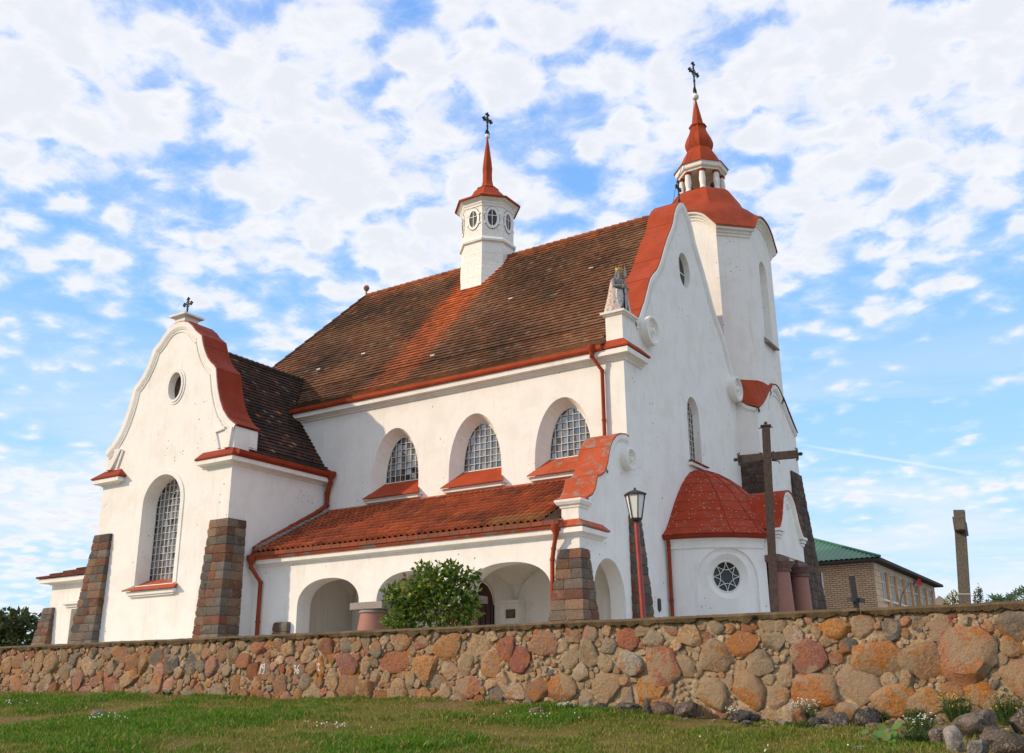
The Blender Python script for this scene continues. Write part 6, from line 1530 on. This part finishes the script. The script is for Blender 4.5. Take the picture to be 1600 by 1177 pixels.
m.loft([ell(.05, .17, .14), ell(.25, .165, .13), ell(.50, .19, .145), ell(.72, .205, .15), ell(.86, .175, .13), ell(.98, .185, .135), ell(1.12, .225, .145), ell(1.26, .235, .135), ell(1.33, .18, .11, .01), ell(1.365, .075, .075, .02), ell(1.40, .062, .065, .03), ell(1.43, .075, .082, .04), ell(1.48, .088, .102, .05), ell(1.55, .096, .112, .05), ell(1.62, .094, .108, .045), ell(1.66, .07, .08, .04), ell(1.68, .03, .035, .04)], c=GREY)
body = m.build('body', m_stat, kn, smooth=50)
m = M()                      # arms: elbows out, both hands on the sword hilt
def arm(s):
    sh, el, ha = O_+Sd*s*.225+Vector((0, 0, 1.24)), O_+Sd*s*.30+Fd*.10+Vector((0, 0, .97)), O_+Sd*s*.05+Fd*.27+Vector((0, 0, .98))
    m.tube([sh-Vector((0, 0, .0)), sh.lerp(el, .5)+Sd*s*.02, el, el.lerp(ha, .5), ha], [.075, .068, .060, .052, .040], 10, c=GREY)
    for k in range(5):       # fingers closing round the hilt
        z = .03-.018*k; b0 = ha+Vector((0, 0, z)); m.tube([b0+Sd*s*.03, b0+Fd*.05+Sd*s*.015, b0+Fd*.055-Sd*s*.03, b0+Fd*.02-Sd*s*.045], [.012, .012, .011, .009], 6, c=SK)
arm(1); m.build('arm', m_stat, kn, smooth=60); m = M(); arm(-1); m.build('arm', m_stat, kn, smooth=60)
m = M()                      # face details
hd = O_+Fd*.05+Vector((0, 0, 1.54)); m.tube([hd+Fd*.105+Vector((0, 0, .02)), hd+Fd*.14-Vector((0, 0, .025)), hd+Fd*.105-Vector((0, 0, .035))], [.012, .018, .010], 6, c=SK)
for s in (-1, 1): m.sphere(hd+Fd*.098+Sd*s*.036+Vector((0, 0, .022)), .014, 8, 5, c=(.10, .09, .08)); m.sphere(hd+Sd*s*.098, .022, 8, 5, c=SK, e=(1, 1, 1.5))
m.loft([ell(1.46, .058, .05, .10), ell(1.40, .072, .045, .10), ell(1.34, .055, .035, .10), ell(1.27, .012, .012, .10)], c=(.20, .18, .16)); m.loft([ell(1.62, .104, .112, .035), ell(1.52, .118, .112, .0), ell(1.42, .122, .085, -.035), ell(1.34, .10, .055, -.05)], c=(.19, .17, .15), caps=False)
m.build('beard_and_hair', m_stat, kn, smooth=60)
m = M(); n_ = 24; lo_, hi_ = [], []
for i in range(n_):
    a = 2*math.pi*i/n_; t = .13 if i % 3 == 0 else (.075 if i % 3 == 1 else .075); c0 = O_+Fd*.045
    lo_.append(c0+Sd*.108*math.cos(a)+Fd*.122*math.sin(a)+Vector((0, 0, 1.60))); hi_.append(c0+Sd*.128*math.cos(a)+Fd*.142*math.sin(a)+Vector((0, 0, 1.60+t)))
m.loft([lo_, hi_], True, False); m.build('crown', mat('gilded_crown', flatmat((.42, .30, .07), .5, .3, .4, 20)), kn)
m = M(); rings = []          # cloak: open at the front, sweeping to the ground behind
for z, rx, ry, f, op in ((1.36, .13, .12, .0, 1.25), (1.29, .265, .17, .0, 1.2), (1.12, .33, .21, -.01, 1.05), (.9, .36, .25, -.03, .85), (.65, .38, .30, -.06, .62), (.38, .42, .37, -.09, .5), (.15, .46, .43, -.11, .42), (.03, .49, .46, -.12, .38)):
    r_ = []
    for i in range(33):
        a = math.pi/2+op+(2*math.pi-2*op)*i/32; w_ = 1+.035*math.sin(i*1.9+z*3)*(1.4-z)
        r_.append(O_+Sd*rx*w_*math.cos(a)+Fd*(f+ry*w_*math.sin(a))+Vector((0, 0, z)))
    rings.append(r_)
inner = [[p+(O_+Vector((0, 0, p.z-O_.z))-p)*.07 for p in r_] for r_ in rings]
m.loft([a+b_[::-1] for a, b_ in zip(rings, inner)], True, True, c=PINK); m.build('cloak', m_stat, kn, smooth=50)
m = M(); sh_ = O_+Sd*-.06+Fd*.19      # shield hanging before the legs
pts_ = [(-.13, .84), (.13, .84), (.155, .62), (.12, .36), (0, .16), (-.12, .36), (-.155, .62)]
fr_ = [sh_+Sd*(u-.10)+Fd*(.05-.6*u*u)+Vector((0, 0, v)) for u, v in pts_]; bk_ = [p-Fd*.05 for p in fr_]; n_ = len(fr_)
m.add(fr_+bk_, [tuple(range(n_)), tuple(range(2*n_-1, n_-1, -1))]+[(i, (i+1) % n_, n_+(i+1) % n_, n_+i) for i in range(n_)], (.62, .60, .57)); m.build('shield', m_stat, kn)
m = M(); q = O_+Fd*.31+Sd*.03
def bl(z, w_, t): return [q+Sd*w_+Vector((0, 0, z)), q+Fd*t+Vector((0, 0, z)), q-Sd*w_+Vector((0, 0, z)), q-Fd*t+Vector((0, 0, z))]
m.loft([bl(.04, .012, .008), bl(.14, .042, .014), bl(.88, .05, .018)], c=(.42, .40, .38)); m.tube([q+Sd*.15+Vector((0, 0, .90)), q-Sd*.15+Vector((0, 0, .90))], .024, 8, c=(.30, .22, .10)); m.tube([q+Vector((0, 0, .90)), q+Vector((0, 0, 1.10))], .022, 8, c=(.25, .22, .2)); m.sphere(q+Vector((0, 0, 1.12)), .035, 10, 6, c=(.3, .22, .1)); m.build('sword', m_stat, kn, smooth=40)
m = M(); q = O_+Sd*.21+Fd*.12           # staff with a pointed leaf-shaped head at his left shoulder
m.tube([q+Vector((0, 0, .05)), q+Vector((0, 0, 1.40))], .016, 8, c=(.30, .27, .24)); P = lambda z, w_: [q+Sd*w_+Vector((0, 0, z)), q+Fd*w_*.3+Vector((0, 0, z)), q-Sd*w_+Vector((0, 0, z)), q-Fd*w_*.3+Vector((0, 0, z))]
m.loft([P(1.36, .02), P(1.50, .085), P(1.62, .05), P(1.88, .004)], c=(.45, .36, .30)); m.build('staff', m_stat, kn)
bpy.context.view_layer.update()
